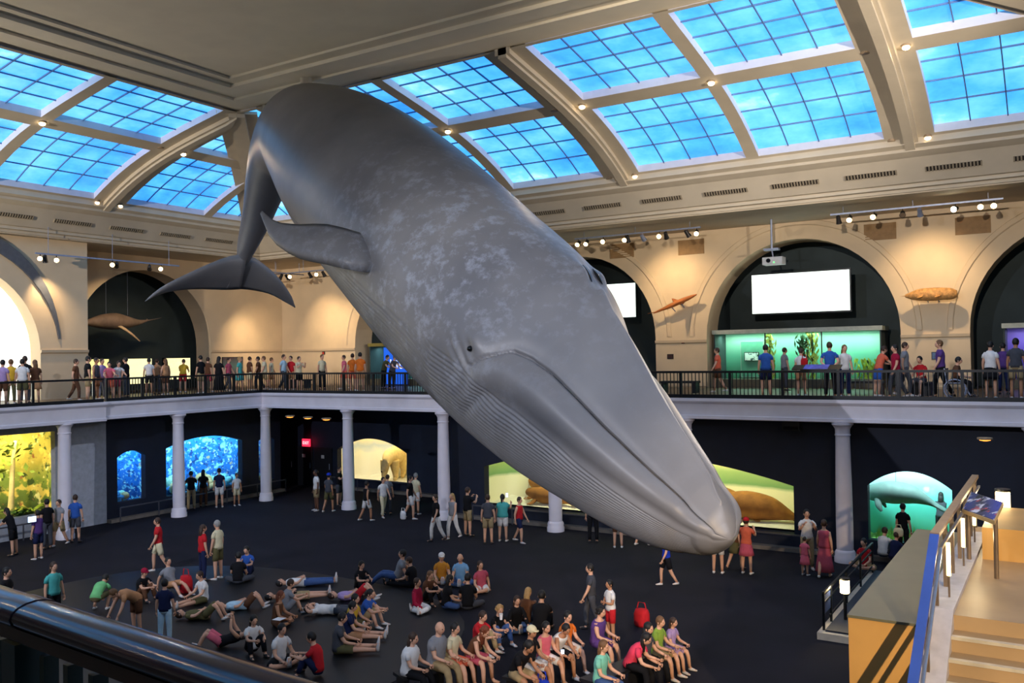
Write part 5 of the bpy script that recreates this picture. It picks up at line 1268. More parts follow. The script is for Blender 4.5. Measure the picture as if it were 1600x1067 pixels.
def hand(mb, w, d, palm, right, s, sc):
    """palm and five separate curled fingers; d = forearm direction, palm = palm normal"""
    d = d.normalized(); x = d.cross(palm).normalized(); palm = x.cross(d).normalized()
    mb.tube([w, w + d * 0.03 * sc, w + d * 0.085 * sc], [(0.022 * sc, 0.02 * sc), (0.036 * sc, 0.018 * sc), (0.040 * sc, 0.015 * sc)], 8)
    for k, ln in enumerate((0.066, 0.078, 0.074, 0.058)):
        b = w + d * 0.083 * sc + x * ((k - 1.5) * 0.020 * sc)
        c = b + (d + palm * 0.25).normalized() * (ln * 0.5 * sc); e = c + (d * 0.6 + palm * 0.8).normalized() * (ln * 0.5 * sc)
        mb.tube([b, c, e], [0.0095 * sc, 0.009 * sc, 0.0065 * sc], 5)
    b = w + d * 0.03 * sc - x * (s * 0.032 * sc); c = b + (d * 0.6 - x * s * 0.7 + palm * 0.3).normalized() * (0.04 * sc); e = c + (d * 0.9 + palm * 0.4).normalized() * (0.03 * sc)
    mb.tube([b, c, e], [0.012 * sc, 0.0105 * sc, 0.0075 * sc], 5)
PEOPLE = []
def person(loc, yaw, pose, h, top, bottom, hair, label, group=None, sk='l', fat=1.0, style='', sleeve='short', name='person'):
    """style flags: long (hair), cap:<colour>, bald, skirt, dress, shorts, pants, hat"""
    po = POSES[pose]; sc = h / 1.72
    g = lambda k, d=None: po.get(k, d)
    T0 = nv(*g('T', (0, 0.0, 1))); T1 = nv(*g('T1', g('T', (0, 0.03, 1)))); Fr = V(g('F', (0, 1, 0)))
    up0, F0, X0 = frame_of(T0, Fr); up1, F1, X1 = frame_of(T1, Fr)
    pel = V((0, 0, 0)); waist = pel + up0 * 0.17; chest = waist + (up0 + up1).normalized() * 0.17; shl = chest + up1 * 0.12; neck = shl + up1 * 0.075
    if g('F'): hu, hf = up1, F1
    else:
        hu = (up1 * 0.6 + V((0, 0, 0.4))).normalized(); hu, hf, _ = frame_of(hu, Fr)
    hx = hf.cross(hu)
    hb = neck + hu * 0.035; hc = neck + hu * 0.138 + hf * 0.018
    J = {}
    for s, suf in ((1, ''), (-1, '2')):
        def dv(k):
            v = V(g(k + suf, g(k))); return V((v.x * s, v.y, v.z)).normalized()
        hip = pel + X0 * (0.085 * s) - up0 * 0.02; knee = hip + dv('th') * 0.42; ank = knee + dv('sh') * 0.41
        sh_ = shl + X1 * (0.165 * s) - up1 * 0.015; elb = sh_ + dv('ua') * 0.285; wr = elb + dv('fa') * 0.245
        J[s] = (hip, knee, ank, sh_, elb, wr, dv('sh'), dv('fa'))
    def foot_dir(s):
        sd = J[s][6]
        if g('F') or abs(sd.z) < 0.5:   # legs stretched: toes point up
            f_ = V((0, 0, 1)); f_ = f_ - sd * f_.dot(sd)
            return (f_.normalized() + V((0.25 * s, 0, 0))).normalized()
        f_ = V((0.12 * s, 1, 0)); return f_.normalized()
    # lowest point -> floor
    zs_ = [pel.z - 0.115 * fat]
    for s in (1, -1): zs_ += [J[s][2].z - (0.085 if abs(J[s][6].z) >= 0.5 and not g('F') else 0.05), J[s][1].z - 0.06, J[s][5].z - 0.03]
    if g('F'): zs_ += [chest.z - 0.115, hc.z - 0.10]
    dz = -min(zs_)
    rt = thing(name, label, 'person', loc, yaw, group)
    O = V((0, 0, dz)); tr = lambda p: (p + O) * sc
    body = MB(); f2 = fat
    secs = [(pel - up0 * 0.10, X0, F0, .10, .085), (pel - up0 * 0.03, X0, F0, .155, .115), (pel + up0 * 0.06, X0, F0, .155, .115), (waist, X0, F0, .130, .100), (chest - up1 * 0.02, X1, F1, .152, .115), (shl - up1 * 0.03, X1, F1, .165, .098), (shl + up1 * 0.025, X1, F1, .110, .075), (neck - up1 * 0.015, X1, F1, .060, .058), (hb, hx, hf, .050, .055), (hb + hu * 0.05, hx, hf, .048, .055)]
    def srings(a, b, grow):
        r = []
        for c, X, F_, rx, ry in secs[a:b]:
            k = f2 if rx > 0.09 else 1.0
            r.append([tr(p) for p in ell_ring(c, X, F_, (rx + grow) * k, (ry + grow) * k)])
        return r
    body.rings(srings(0, 10, 0.0))
    # head with brow, nose, chin, ears, eyes, lips
    n_, m_ = 14, 10; rings = []
    for i in range(m_ + 1):
        a = min(max(math.pi * i / m_, 0.05), math.pi - 0.05); ring = []
        for k in range(n_):
            b = 2 * math.pi * k / n_
            x, y, z = math.sin(a) * math.cos(b), math.sin(a) * math.sin(b), -math.cos(a)
            rx, ry, rz = 0.080, 0.101, 0.125
            if z < 0: rx *= 1 + 0.22 * z; ry *= 1 + 0.10 * z
            px_, py_, pz_ = x * rx, y * ry, z * rz
            if y > 0.85 and -0.45 < z < 0.12: py_ += 0.020 * (1 - abs(z + 0.15) / 0.35 if abs(z + 0.15) < 0.35 else 0)
            ring.append(tr(hc + hx * px_ + hf * py_ + hu * pz_))
        rings.append(ring)
    body.rings(rings)
    for s in (1, -1): body.sphere(tr(hc + hx * (0.080 * s) - hf * 0.008 - hu * 0.01), (0.014 * sc, 0.02 * sc, 0.028 * sc), 6, 5)
    body.cur = 1
    for s in (1, -1): body.sphere(tr(hc + hx * (0.032 * s) + hf * 0.089 + hu * 0.012), 0.012 * sc, 6, 4)
    body.cur = 2; body.sphere(tr(hc + hf * 0.088 - hu * 0.058), (0.022 * sc, 0.012 * sc, 0.008 * sc), 6, 4); body.cur = 0
    for s in (1, -1):
        hip, knee, ank, sh_, elb, wr, sd, fd = J[s]
        limb(body, [tr(hip + up0 * 0.02), tr(knee), tr(ank)], [0.088 * sc * f2, 0.058 * sc, 0.038 * sc])
        limb(body, [tr(sh_ - X1 * (0.03 * s)), tr(elb), tr(wr)], [0.052 * sc * min(f2, 1.2), 0.040 * sc, 0.027 * sc])
        pal = V((-s, 0.2, 0)); pal = pal - fd * pal.dot(fd)
        hand(body, tr(wr), fd, pal.normalized(), s == 1, s, sc)
        fdir = foot_dir(s); a = tr(ank)
        body.tube([a, a + fdir * 0.05 * sc + sd * 0.05 * sc, a + fdir * 0.17 * sc + sd * 0.06 * sc], [0.036 * sc, 0.038 * sc, 0.025 * sc], 8)
    body.build('body', [skin(sk), eye_m, lip_m], rt, True, local=False)
    # shirt
    tm = cloth(top)
    sm = MB(); sm.rings(srings(2 if 'tuck' in style else 1, 8 if sleeve != 'none' else 7, 0.016))
    if sleeve != 'none':
        for s in (1, -1):
            hip, knee, ank, sh_, elb, wr, sd, fd = J[s]; e = 0.55 if sleeve == 'short' else 1.0
            pts = [tr(sh_ - X1 * (0.045 * s)), tr(sh_.lerp(elb, 0.5 * e)), tr(sh_.lerp(elb, e))]; rd = [0.064 * sc * min(f2, 1.2), 0.060 * sc, 0.056 * sc]
            if sleeve == 'long': pts += [tr(elb.lerp(wr, 0.5)), tr(elb.lerp(wr, 0.95))]; rd += [0.046 * sc, 0.038 * sc]
            sm.tube(pts, rd, 9)
    sm.build('dress' if 'dress' in style else 'shirt', tm, rt, True, local=False)
    # lower garment
    bm_ = cloth(bottom); lm = MB()
    if ('skirt' in style or 'dress' in style) and abs(J[1][6].z) > 0.8 and V(g('th')).normalized().z < -0.8:
        ln = 0.42 if 'skirt' in style else (0.80 if 'long' in style.split() or 'maxi' in style else 0.5)
        lm.rings([[tr(p) for p in ell_ring(pel + up0 * 0.08 - V((0, 0, ln * q)), X0, F0, 0.15 + 0.09 * q * (1.4 if ln > 0.6 else 1), 0.115 + 0.11 * q)] for q in (0, 0.15, 0.4, 0.7, 1.0)])
        lm.build('skirt', bm_, rt, True, local=False)
    else:
        lm.rings(srings(0, 4, 0.013))
        short = 'shorts' in style or 'skirt' in style or 'dress' in style
        for s in (1, -1):
            hip, knee, ank = J[s][:3]
            if short: limb(lm, [tr(hip + up0 * 0.03), tr(hip.lerp(knee, 0.82))], [0.102 * sc * f2, 0.086 * sc], 9)
            else: limb(lm, [tr(hip + up0 * 0.03), tr(knee), tr(knee.lerp(ank, 0.93))], [0.100 * sc * f2, 0.073 * sc, 0.056 * sc], 9)
        lm.build('shorts' if short else 'trousers', bm_, rt, True, local=False)
    # shoes
    for s in (1, -1):
        if 'bare' in style: break
        ank = tr(J[s][2]); sd = J[s][6]; fdir = foot_dir(s)
        q = MB(); q.tube([ank - fdir * 0.035 * sc + sd * 0.045 * sc, ank + fdir * 0.03 * sc + sd * 0.045 * sc, ank + fdir * 0.12 * sc + sd * 0.055 * sc, ank + fdir * 0.19 * sc + sd * 0.06 * sc], [(0.036 * sc, 0.036 * sc), (0.044 * sc, 0.042 * sc), (0.042 * sc, 0.028 * sc), (0.02 * sc, 0.014 * sc)], 9)
        q.build('shoe', shoe_k if 'dark' in style else sole_m, rt, True, local=False)
    # hair or cap
    Rm = Matrix(((hx.x, hf.x, hu.x), (hx.y, hf.y, hu.y), (hx.z, hf.z, hu.z)))
    if 'bald' not in style:
        hm = MB(); hm.sphere(tr(hc - hf * 0.014 + hu * 0.026), (0.090 * sc, 0.103 * sc, 0.115 * sc), 14, 10, Rm)
        if 'long' in style:
            b0 = hc - hf * 0.045 + hu * 0.03; lay = V((0, 0, -1)) if not g('F') else -up1
            hm.tube([tr(b0), tr(b0 - hf * 0.035 + lay * 0.10 - hu * 0.02), tr(b0 - hf * 0.045 + lay * 0.22), tr(b0 - hf * 0.03 + lay * 0.33)], [(0.08 * sc, 0.07 * sc), (0.088 * sc, 0.055 * sc), (0.085 * sc, 0.045 * sc), (0.05 * sc, 0.02 * sc)], 10)
        if 'pony' in style:
            b0 = hc - hf * 0.10 + hu * 0.06
            hm.tube([tr(b0), tr(b0 - hf * 0.05 - hu * 0.04), tr(b0 - hf * 0.04 - hu * 0.18), tr(b0 - hf * 0.03 - hu * 0.26)], [0.025 * sc, 0.035 * sc, 0.03 * sc, 0.008 * sc], 8)
        if 'curly' in style:
            rs = random.Random(len(PEOPLE))
            for _ in range(16):
                v = nv(rs.uniform(-1, 1), rs.uniform(-1, 0.1), rs.uniform(-0.7, 1)); hm.sphere(tr(hc + hx * v.x * 0.085 + hf * v.y * 0.1 + hu * v.z * 0.11), 0.035 * sc, 7, 5)
        hm.build('hair', hairm(hair), rt, True, local=False)
    for w_ in style.split():
        if w_.startswith('cap:'):
            cm = MB(); cm.sphere(tr(hc - hf * 0.008 + hu * 0.056), (0.096 * sc, 0.110 * sc, 0.09 * sc), 14, 8, Rm)
            c0 = hc + hf * 0.085 + hu * 0.05
            cm.rings([[tr(c0 + hx * (0.07 * math.cos(t)) + hf * (0.075 * math.sin(t)) + hu * q) for t in np.linspace(0, math.pi, 9)] for q in (0.0, 0.012)])
            cm.build('cap', cloth(w_[4:]), rt, True, local=False)
    PEOPLE.append(rt)
    return rt
def face_yaw(P_, f_):
    to = V((CAMP.x - P_.x, CAMP.y - P_.y, 0)).normalized(); rt_ = V((-to.y, to.x, 0))
    if rt_.dot(r0) < 0: rt_ = -rt_
    d = to * math.cos(math.radians(f_)) + rt_ * math.sin(math.radians(f_))
    return math.atan2(-d.x, d.y)
def folk(rows, where, group):
    for (a, b, pose, f_, h, top, bot, hair, style, label, *kw) in rows:
        kw = dict(kw[0]) if kw else {}
        z = kw.pop('z', None)
        if where == 'g': P_ = at_z(a, b, z or 0.0)
        elif where == 'b': P_ = at_y(a, 590, b); P_.z = MZ
        else: P_ = at_x(a, 590, b); P_.z = MZ
        if where == 'g' and z is None and ((P_.x - cx) / rx) ** 2 + ((P_.y - cy) / ry) ** 2 < 1.0: P_.z = 0.012
        person(P_, face_yaw(P_, f_), pose, h, top, bot, hair, label, group, style=style, **kw)
# rows: px, py (feet or seat), pose, facing (0 = towards the photographer, 90 = to the right), height, top, lower, hair, style, label
folk([
 (20, 868, 'lean', -120, 1.66, 'black', 'black', 'k', 'long shorts dark', 'person with long dark hair and black top leaning at the forest window, far left'),
 (60, 874, 'onearm', -140, 1.64, 'purple', 'navy', 'k', 'shorts', 'person in purple top holding a bright tablet by the forest window'),
 (74, 858, 'stand', -150, 1.76, 'black', 'dgrey', 'k', 'dark', 'tall person in black behind the purple top, forest window'),
 (93, 853, 'walk', -40, 1.68, 'grey', 'khaki', 'b', 'shorts', 'person in pale grey shirt and khaki shorts near the grey wall'),
 (118, 848, 'stand', 160, 1.74, 'blue', 'dgrey', 'b', 'shorts dark', 'person in blue shirt standing by the column at the forest window'),
 (84, 985, 'stand', 30, 1.66, 'teal', 'black', 'b', 'long dark', 'person with long brown hair in a teal top just beyond the near railing'),
 (10, 1000, 'stand', 60, 1.70, 'black', 'black', 'k', 'dark', 'person in black at the left edge just beyond the near railing'),
 (248, 893, 'walk', -90, 1.70, 'red', 'cream', 'b', 'shorts', 'person in red top and cream shorts crossing the dark floor alone'),
 (299, 797, 'photo', 180, 1.70, 'black', 'khaki', 'k', 'dark', 'person in black top and khaki trousers at the left of the wide reef window'),
 (318, 792, 'stand', 170, 1.66, 'black', 'brown', 'k', 'long dark', 'person with long dark hair in the middle of the reef window viewers'),
 (343, 793, 'stand', 180, 1.74, 'navy', 'white', 'k', 'shorts', 'person in navy shirt and white shorts at the wide reef window'),
 (370, 790, 'stand', 20, 1.45, 'white', 'cream', 'b', 'shorts', 'child in white beside the navy shirt at the wide reef window', {'sk': 'm'}),
 (495, 798, 'stand', -70, 1.76, 'white', 'khaki', 'k', 'shorts', 'person in a white T-shirt near the exit sign doors', {'sk': 'd'}),
 (514, 800, 'walk', 150, 1.68, 'dgrey', 'olive', 'k', 'shorts cap:royal', 'person in a blue cap and grey top near the exit sign doors', {'sk': 'm'}),
 (530, 790, 'onearm', 60, 1.74, 'black', 'dgrey', 'k', 'shorts dark', 'person in black holding up a phone at the polar bear window'),
 (573, 814, 'walk', 120, 1.62, 'black', 'white', 'k', 'shorts', 'slim person in black top and loose white shorts before the polar bear', {'sleeve': 'none', 'sk': 'm'}),
 (599, 808, 'walk', 30, 1.66, 'white', 'cream', 'k', '', 'person in white shirt and cream trousers before the polar bear'),
 (606, 804, 'stand', 160, 1.66, 'grey', 'dgrey', 'b', 'dark', 'person in grey half hidden behind the cream trousers'),
 (641, 811, 'walk', 80, 1.78, 'black', 'white', 'k', 'shorts', 'person in black T-shirt and long white shorts right of the polar bear'),
 (650, 804, 'stand', 140, 1.72, 'cream', 'white', 'g', 'shorts', 'person in cream standing just behind the black T-shirt'),
 (682, 846, 'walk', -60, 1.68, 'black', 'white', 'b', 'dark', 'person in black jacket and white trousers beside the column'),
 (708, 842, 'walk', -40, 1.66, 'grey', 'white', 'y', 'long', 'blonde person in grey top and white trousers passing the column', {'sleeve': 'none'}),
 (731, 838, 'photo', 130, 1.78, 'black', 'khaki', 'b', 'shorts dark', 'person in dark shirt and khaki shorts photographing the walruses'),
 (763, 850, 'stand', 170, 1.72, 'dgrey', 'khaki', 'b', 'shorts dark', 'person in striped-looking grey shirt left of the turquoise shirt'),
 (786, 846, 'onearm', 165, 1.66, 'teal', 'white', 'k', 'shorts pony', 'person in turquoise shirt with black ponytail raising a phone at the walruses', {'fat': 1.25}),
 (812, 848, 'walk', 60, 1.62, 'red', 'navy', 'b', 'shorts', 'slim person in red tank top at the walrus window', {'sleeve': 'none'}),
 (927, 848, 'stand', 180, 1.76, 'black', 'black', 'k', 'dark', 'person in black trousers standing under the whale chin'),
 (966, 856, 'stand', 180, 1.66, 'brown', 'brown', 'b', 'shorts', 'person with bare legs under the whale chin, left of two'),
 (1006, 852, 'walk', 140, 1.66, 'grey', 'brown', 'b', 'shorts', 'person with bare legs under the whale chin, right of two'),
 (1042, 915, 'walk', -70, 1.52, 'royal', 'black', 'b', 'shorts', 'child in bright blue top and black shorts under the whale snout'),
 (1122, 896, 'stand', 170, 1.72, 'white', 'white', 'b', 'shorts', 'person in white shorts and trainers right under the whale nose'),
 (1150, 890, 'walk', 140, 1.60, 'brown', 'olive', 'b', 'skirt dark', 'person in dark brown skirt beside the red cap'),
 (1167, 897, 'photo', 160, 1.66, 'coral', 'rose', 'b', 'skirt cap:red', 'person in a red cap and coral top at the big walrus'),
 (1262, 890, 'photo', 10, 1.80, 'white', 'khaki', 'k', '', 'person in a white shirt facing the camera beside the dark wall'),
 (1258, 899, 'stand', 150, 1.12, 'pink', 'pink', 'b', 'dress', 'small child in a pink dress near the column'),
 (1289, 902, 'walk', 170, 1.68, 'rose', 'rose', 'b', 'dress maxi', 'person in a long rose-pink dress with the child', {'sleeve': 'none'}),
 (317, 908, 'stand', 110, 1.66, 'red', 'navy', 'b', 'long dark', 'person in red shirt and dark jeans talking to the cream shirt'),
 (341, 906, 'stand', -130, 1.76, 'cream', 'olive', 'g', 'shorts', 'grey-haired person in cream shirt and olive shorts'),
 (955, 1004, 'folded', -60, 1.42, 'white', 'red', 'k', 'shorts', 'child standing in a long white T-shirt and red shorts behind the purple top', {'sk': 'm'}),
 (925, 985, 'walk', -90, 1.60, 'dgrey', 'dgrey', 'k', 'dark', 'person in dark clothes moving behind the purple tank top'),
 (1412, 872, 'stand', 150, 1.66, 'black', 'black', 'k', 'dark', 'person in black with a pale shoulder bag watching the manatee', {'z': 0.2}),
 (1472, 850, 'photo', 170, 1.68, 'dgrey', 'black', 'k', 'long dark', 'person with long black hair photographing the manatee by the railing', {'z': 0.2}),
], 'g', 'visitors standing on the ground floor')
folk([
 (372, 912, 'cross', 170, 1.70, 'black', 'dgrey', 'k', 'dark', 'seated person in black with back turned beside the blue shirt'),
 (388, 900, 'knees', -20, 1.70, 'blue', 'navy', 'k', 'dark', 'seated person in bright blue shirt hugging knees behind the black top'),
 (221, 938, 'knees', 40, 1.62, 'black', 'brown', 'b', 'cap:crimson dark', 'seated person in a dark red cap, left of the seated crowd'),
 (268, 926, 'back', 30, 1.66, 'grey', 'tan', 'k', 'shorts', 'seated person in grey shirt leaning back next to the red backpack'),
 (318, 942, 'out', -60, 1.66, 'white', 'olive', 'b', 'shorts', 'seated person in white top bending forward below the standing couple'),
 (150, 957, 'crouch', 150, 1.60, 'green', 'olive', 'k', 'shorts', 'person in bright green shirt crouching behind the near railing'),
 (214, 992, 'bend', -60, 1.62, 'tan', 'brown', 'n', 'shorts', 'person in tan top bending forward beside the navy top', {'fat': 1.1}),
 (258, 1008, 'stand', 160, 1.50, 'navy', 'ltblue', 'k', '', 'person in navy top standing low behind the near railing'),
 (322, 968, 'lie_knees', 70, 1.68, 'olive', 'olive', 'b', 'shorts', 'person lying with raised bare knees at the left of the crowd'),
 (345, 1012, 'lie_phone', -100, 1.64, 'black', 'pink', 'b', 'long shorts', 'person in black lying back and holding up a phone by the near railing', {'sleeve': 'none'}),
 (394, 1022, 'knees', 20, 1.64, 'white', 'black', 'k', 'long dark', 'seated person with long black hair and white top by the near railing'),
 (436, 1040, 'cross', 35, 1.74, 'white', 'black', 'k', 'shorts', 'person in white T-shirt sitting cross-legged facing right'),
 (497, 1057, 'knees', -110, 1.66, 'red', 'navy', 'k', 'dark', 'person in red T-shirt seated by the end of the near railing'),
 (384, 952, 'lie_knees', 90, 1.62, 'ltblue', 'brown', 'k', 'shorts', 'person in pale blue shirt lying on their back'),
 (432, 978, 'cross', 70, 1.64, 'brown', 'brown', 'r', 'long shorts bare', 'person in brown tank top sitting cross-legged with a white paper', {'sleeve': 'none', 'sk': 'm'}),
 (447, 960, 'knees', 100, 1.62, 'grey', 'grey', 'b', 'shorts', 'seated person in grey behind the brown tank top'),
 (476, 916, 'lie', 90, 1.72, 'white', 'jeans', 'k', '', 'person in white shirt and jeans lying flat at the back of the crowd'),
 (462, 938, 'lie', 90, 1.74, 'black', 'khaki', 'k', 'shorts', 'person in black shirt and khaki shorts lying flat below the white shirt'),
 (524, 960, 'lie_head', 80, 1.72, 'white', 'dgrey', 'b', '', 'person in white shirt lying with arms behind the head'),
 (558, 938, 'lie_knees', 80, 1.70, 'lilac', 'red', 'b', 'shorts', 'person in lilac shirt and red shorts lying with bent knees'),
 (549, 985, 'cross', 60, 1.68, 'yellow', 'olive', 'k', 'shorts', 'person in yellow shirt sitting cross-legged'),
 (572, 978, 'knees', 60, 1.66, 'blue', 'khaki', 'k', 'shorts', 'seated person in blue top just right of the yellow shirt'),
 (528, 1022, 'out', 85, 1.74, 'dgrey', 'olive', 'k', 'shorts', 'person in charcoal shirt sitting with legs stretched to the right'),
 (545, 1000, 'out', 80, 1.70, 'navy', 'tan', 'k', 'shorts', 'person in navy with bare outstretched legs beside the charcoal shirt'),
 (562, 925, 'knees', 30, 1.62, 'black', 'black', 'k', 'long dark', 'seated person in black holding a phone at the rear edge of the crowd'),
 (620, 914, 'back', -100, 1.76, 'grey', 'jeans', 'k', '', 'person in grey T-shirt leaning back on both arms, legs to the left'),
 (645, 918, 'out', -120, 1.66, 'black', 'black', 'b', 'dark', 'person in black half lying right of the grey T-shirt'),
 (690, 910, 'cross', 5, 1.70, 'gold', 'khaki', 'g', 'shorts cap:white', 'person in mustard shirt and white cap sitting at the back'),
 (721, 914, 'cross', -10, 1.74, 'sky', 'jeans', 'g', 'bald', 'bald person in sky-blue shirt sitting at the back', {'fat': 1.15}),
 (753, 924, 'side', 25, 1.64, 'rose', 'white', 'b', 'long shorts bare', 'person in rose top sitting with legs folded to the right'),
 (652, 955, 'side', 60, 1.64, 'crimson', 'white', 'b', '', 'person in crimson top and white trousers kneeling on one side', {'sleeve': 'long'}),
 (668, 942, 'knees', 40, 1.62, 'brown', 'black', 'n', 'long dark', 'seated person with long brown hair behind the crimson top'),
 (697, 950, 'cross', 100, 1.64, 'black', 'jeans', 'k', 'long', 'person with long black hair and black top sitting beside another in black'),
 (731, 952, 'cross', 175, 1.72, 'black', 'dgrey', 'k', 'dark', 'person in black seen from behind, sitting in the middle group'),
 (777, 1004, 'knees', 30, 1.66, 'black', 'jeans', 'y', 'curly', 'fair-haired person in black shirt holding a white cup'),
 (806, 985, 'cross', 20, 1.64, 'black', 'jeans', 'b', 'long', 'person in black vest over white sleeves sitting by the blonde', {'sleeve': 'long'}),
 (822, 978, 'knees', 150, 1.66, 'brown', 'dgrey', 'y', 'long dark', 'blonde person in brown seen from behind'),
 (846, 990, 'knees', 170, 1.80, 'black', 'black', 'k', 'dark', 'big person in black seen from behind, right of the blonde', {'fat': 1.2}),
 (748, 1018, 'knees', 50, 1.70, 'red', 'khaki', 'b', '', 'person in red T-shirt sitting behind the long curly hair'),
], 'g', 'visitors sitting or lying on the floor')
dark_bench = mat('bench_black', (20, 20, 24), 0.6)
def bench_row(p, q, label):
    A, B = at_z(*p, 0.0), at_z(*q, 0.0); A.z = B.z = 0; rt = thing('bench', label, 'bench', A)
    d = (B - A).normalized(); n = V((-d.y, d.x, 0))
    MB().prism([A - n * 0.22 + V((0, 0, 0.40)), B - n * 0.22 + V((0, 0, 0.40)), B + n * 0.22 + V((0, 0, 0.40)), A + n * 0.22 + V((0, 0, 0.40))], (0, 0, 0.06)).build('seat', dark_bench, rt)
    for t in (0.06, 0.5, 0.94):
        c = A.lerp(B, t); MB().prism([c - d * 0.05 - n * 0.18, c + d * 0.05 - n * 0.18, c + d * 0.05 + n * 0.18, c - d * 0.05 + n * 0.18], (0, 0, 0.40)).build('leg', dark_bench, rt)
bench_row((622, 1092), (742, 1062), 'low black bench under the white blouse and the bald person in grey')
bench_row((800, 1098), (892, 1040), 'low black bench under the white cap and orange top')
bench_row((920, 1102), (1062, 1034), 'low black bench under the hot pink T-shirt and the purple child')
folk([
 (640, 1090, 'bench', 60, 1.66, 'white', 'black', 'b', 'long', 'person in loose white blouse on the bench, front left', {'fat': 1.3}),
 (682, 1078, 'bench', 50, 1.78, 'grey', 'khaki', 'g', 'bald', 'bald person in grey checked shirt on the bench', {'fat': 1.3}),
 (706, 1071, 'bench', 55, 1.66, 'cream', 'coral', 'k', 'shorts', 'person in cream top and coral shorts on the bench beside the bald one'),
 (736, 1064, 'bench_lean', 55, 1.66, 'brown', 'rose', 'r', 'long curly shorts bare', 'person with long curly red-brown hair leaning over a phone', {'sleeve': 'none'}),
 (806, 1094, 'bench_lean', 45, 1.74, 'black', 'khaki', 'k', 'shorts', 'person in black shirt leaning forward beside the white cap', {'sk': 'm'}),
 (826, 1080, 'bench', 50, 1.70, 'black', 'white', 'b', 'shorts cap:cream', 'person in a cream cap and black shirt on the bench', {'sk': 'm'}),
 (850, 1066, 'bench', 40, 1.62, 'pink', 'white', 'k', 'shorts', 'person in pink top with a blue and white bag on the bench', {'sleeve': 'none'}),
 (868, 1056, 'bench_lean', 40, 1.64, 'white', 'black', 'k', 'shorts', 'person in white tank top checking a glowing phone', {'sleeve': 'none', 'sk': 'm'}),
 (884, 1046, 'bench', 40, 1.62, 'orange', 'white', 'k', 'shorts', 'person in orange top at the far end of the middle bench'),
 (934, 1040, 'bench', 60, 1.66, 'purple', 'purple', 'k', 'curly shorts', 'person in purple tank top seated in front of the standing child', {'sleeve': 'none', 'fat': 1.2}),
 (938, 1104, 'bench', 60, 1.64, 'mint', 'jeans', 'n', 'long', 'person in mint green T-shirt with brown hair at the bottom edge'),
 (984, 1078, 'bench_lean', 70, 1.66, 'hot', 'black', 'k', 'long', 'person in hot pink T-shirt holding a camera'),
 (1008, 1070, 'bench', 60, 1.64, 'dgrey', 'black', 'k', 'long dark', 'person with long dark hair in charcoal right of the hot pink T-shirt'),
 (1027, 1054, 'bench', 60, 1.58, 'lime', 'khaki', 'n', 'shorts', 'child in lime green shirt with bare legs on the bench'),
 (1048, 1044, 'bench', 60, 1.40, 'lilac', 'lilac', 'b', 'long shorts', 'small child in lilac at the right end of the bench'),
], 'g', 'visitors sitting on the benches')
folk([
 (1354, 888, 'cross', -30, 1.70, 'red', 'khaki', 'k', 'shorts', 'seated person in red shirt at the platform railing', {'z': 0.2}),
 (1380, 872, 'knees', 150, 1.70, 'white', 'dgrey', 'b', '', 'seated person in white at the manatee window', {'z': 0.2}),
 (1398, 876, 'cross', 140, 1.66, 'navy', 'navy', 'b', 'dark', 'seated person in navy at the manatee window', {'z': 0.2}),
], 'g', 'visitors sitting by the manatee window')
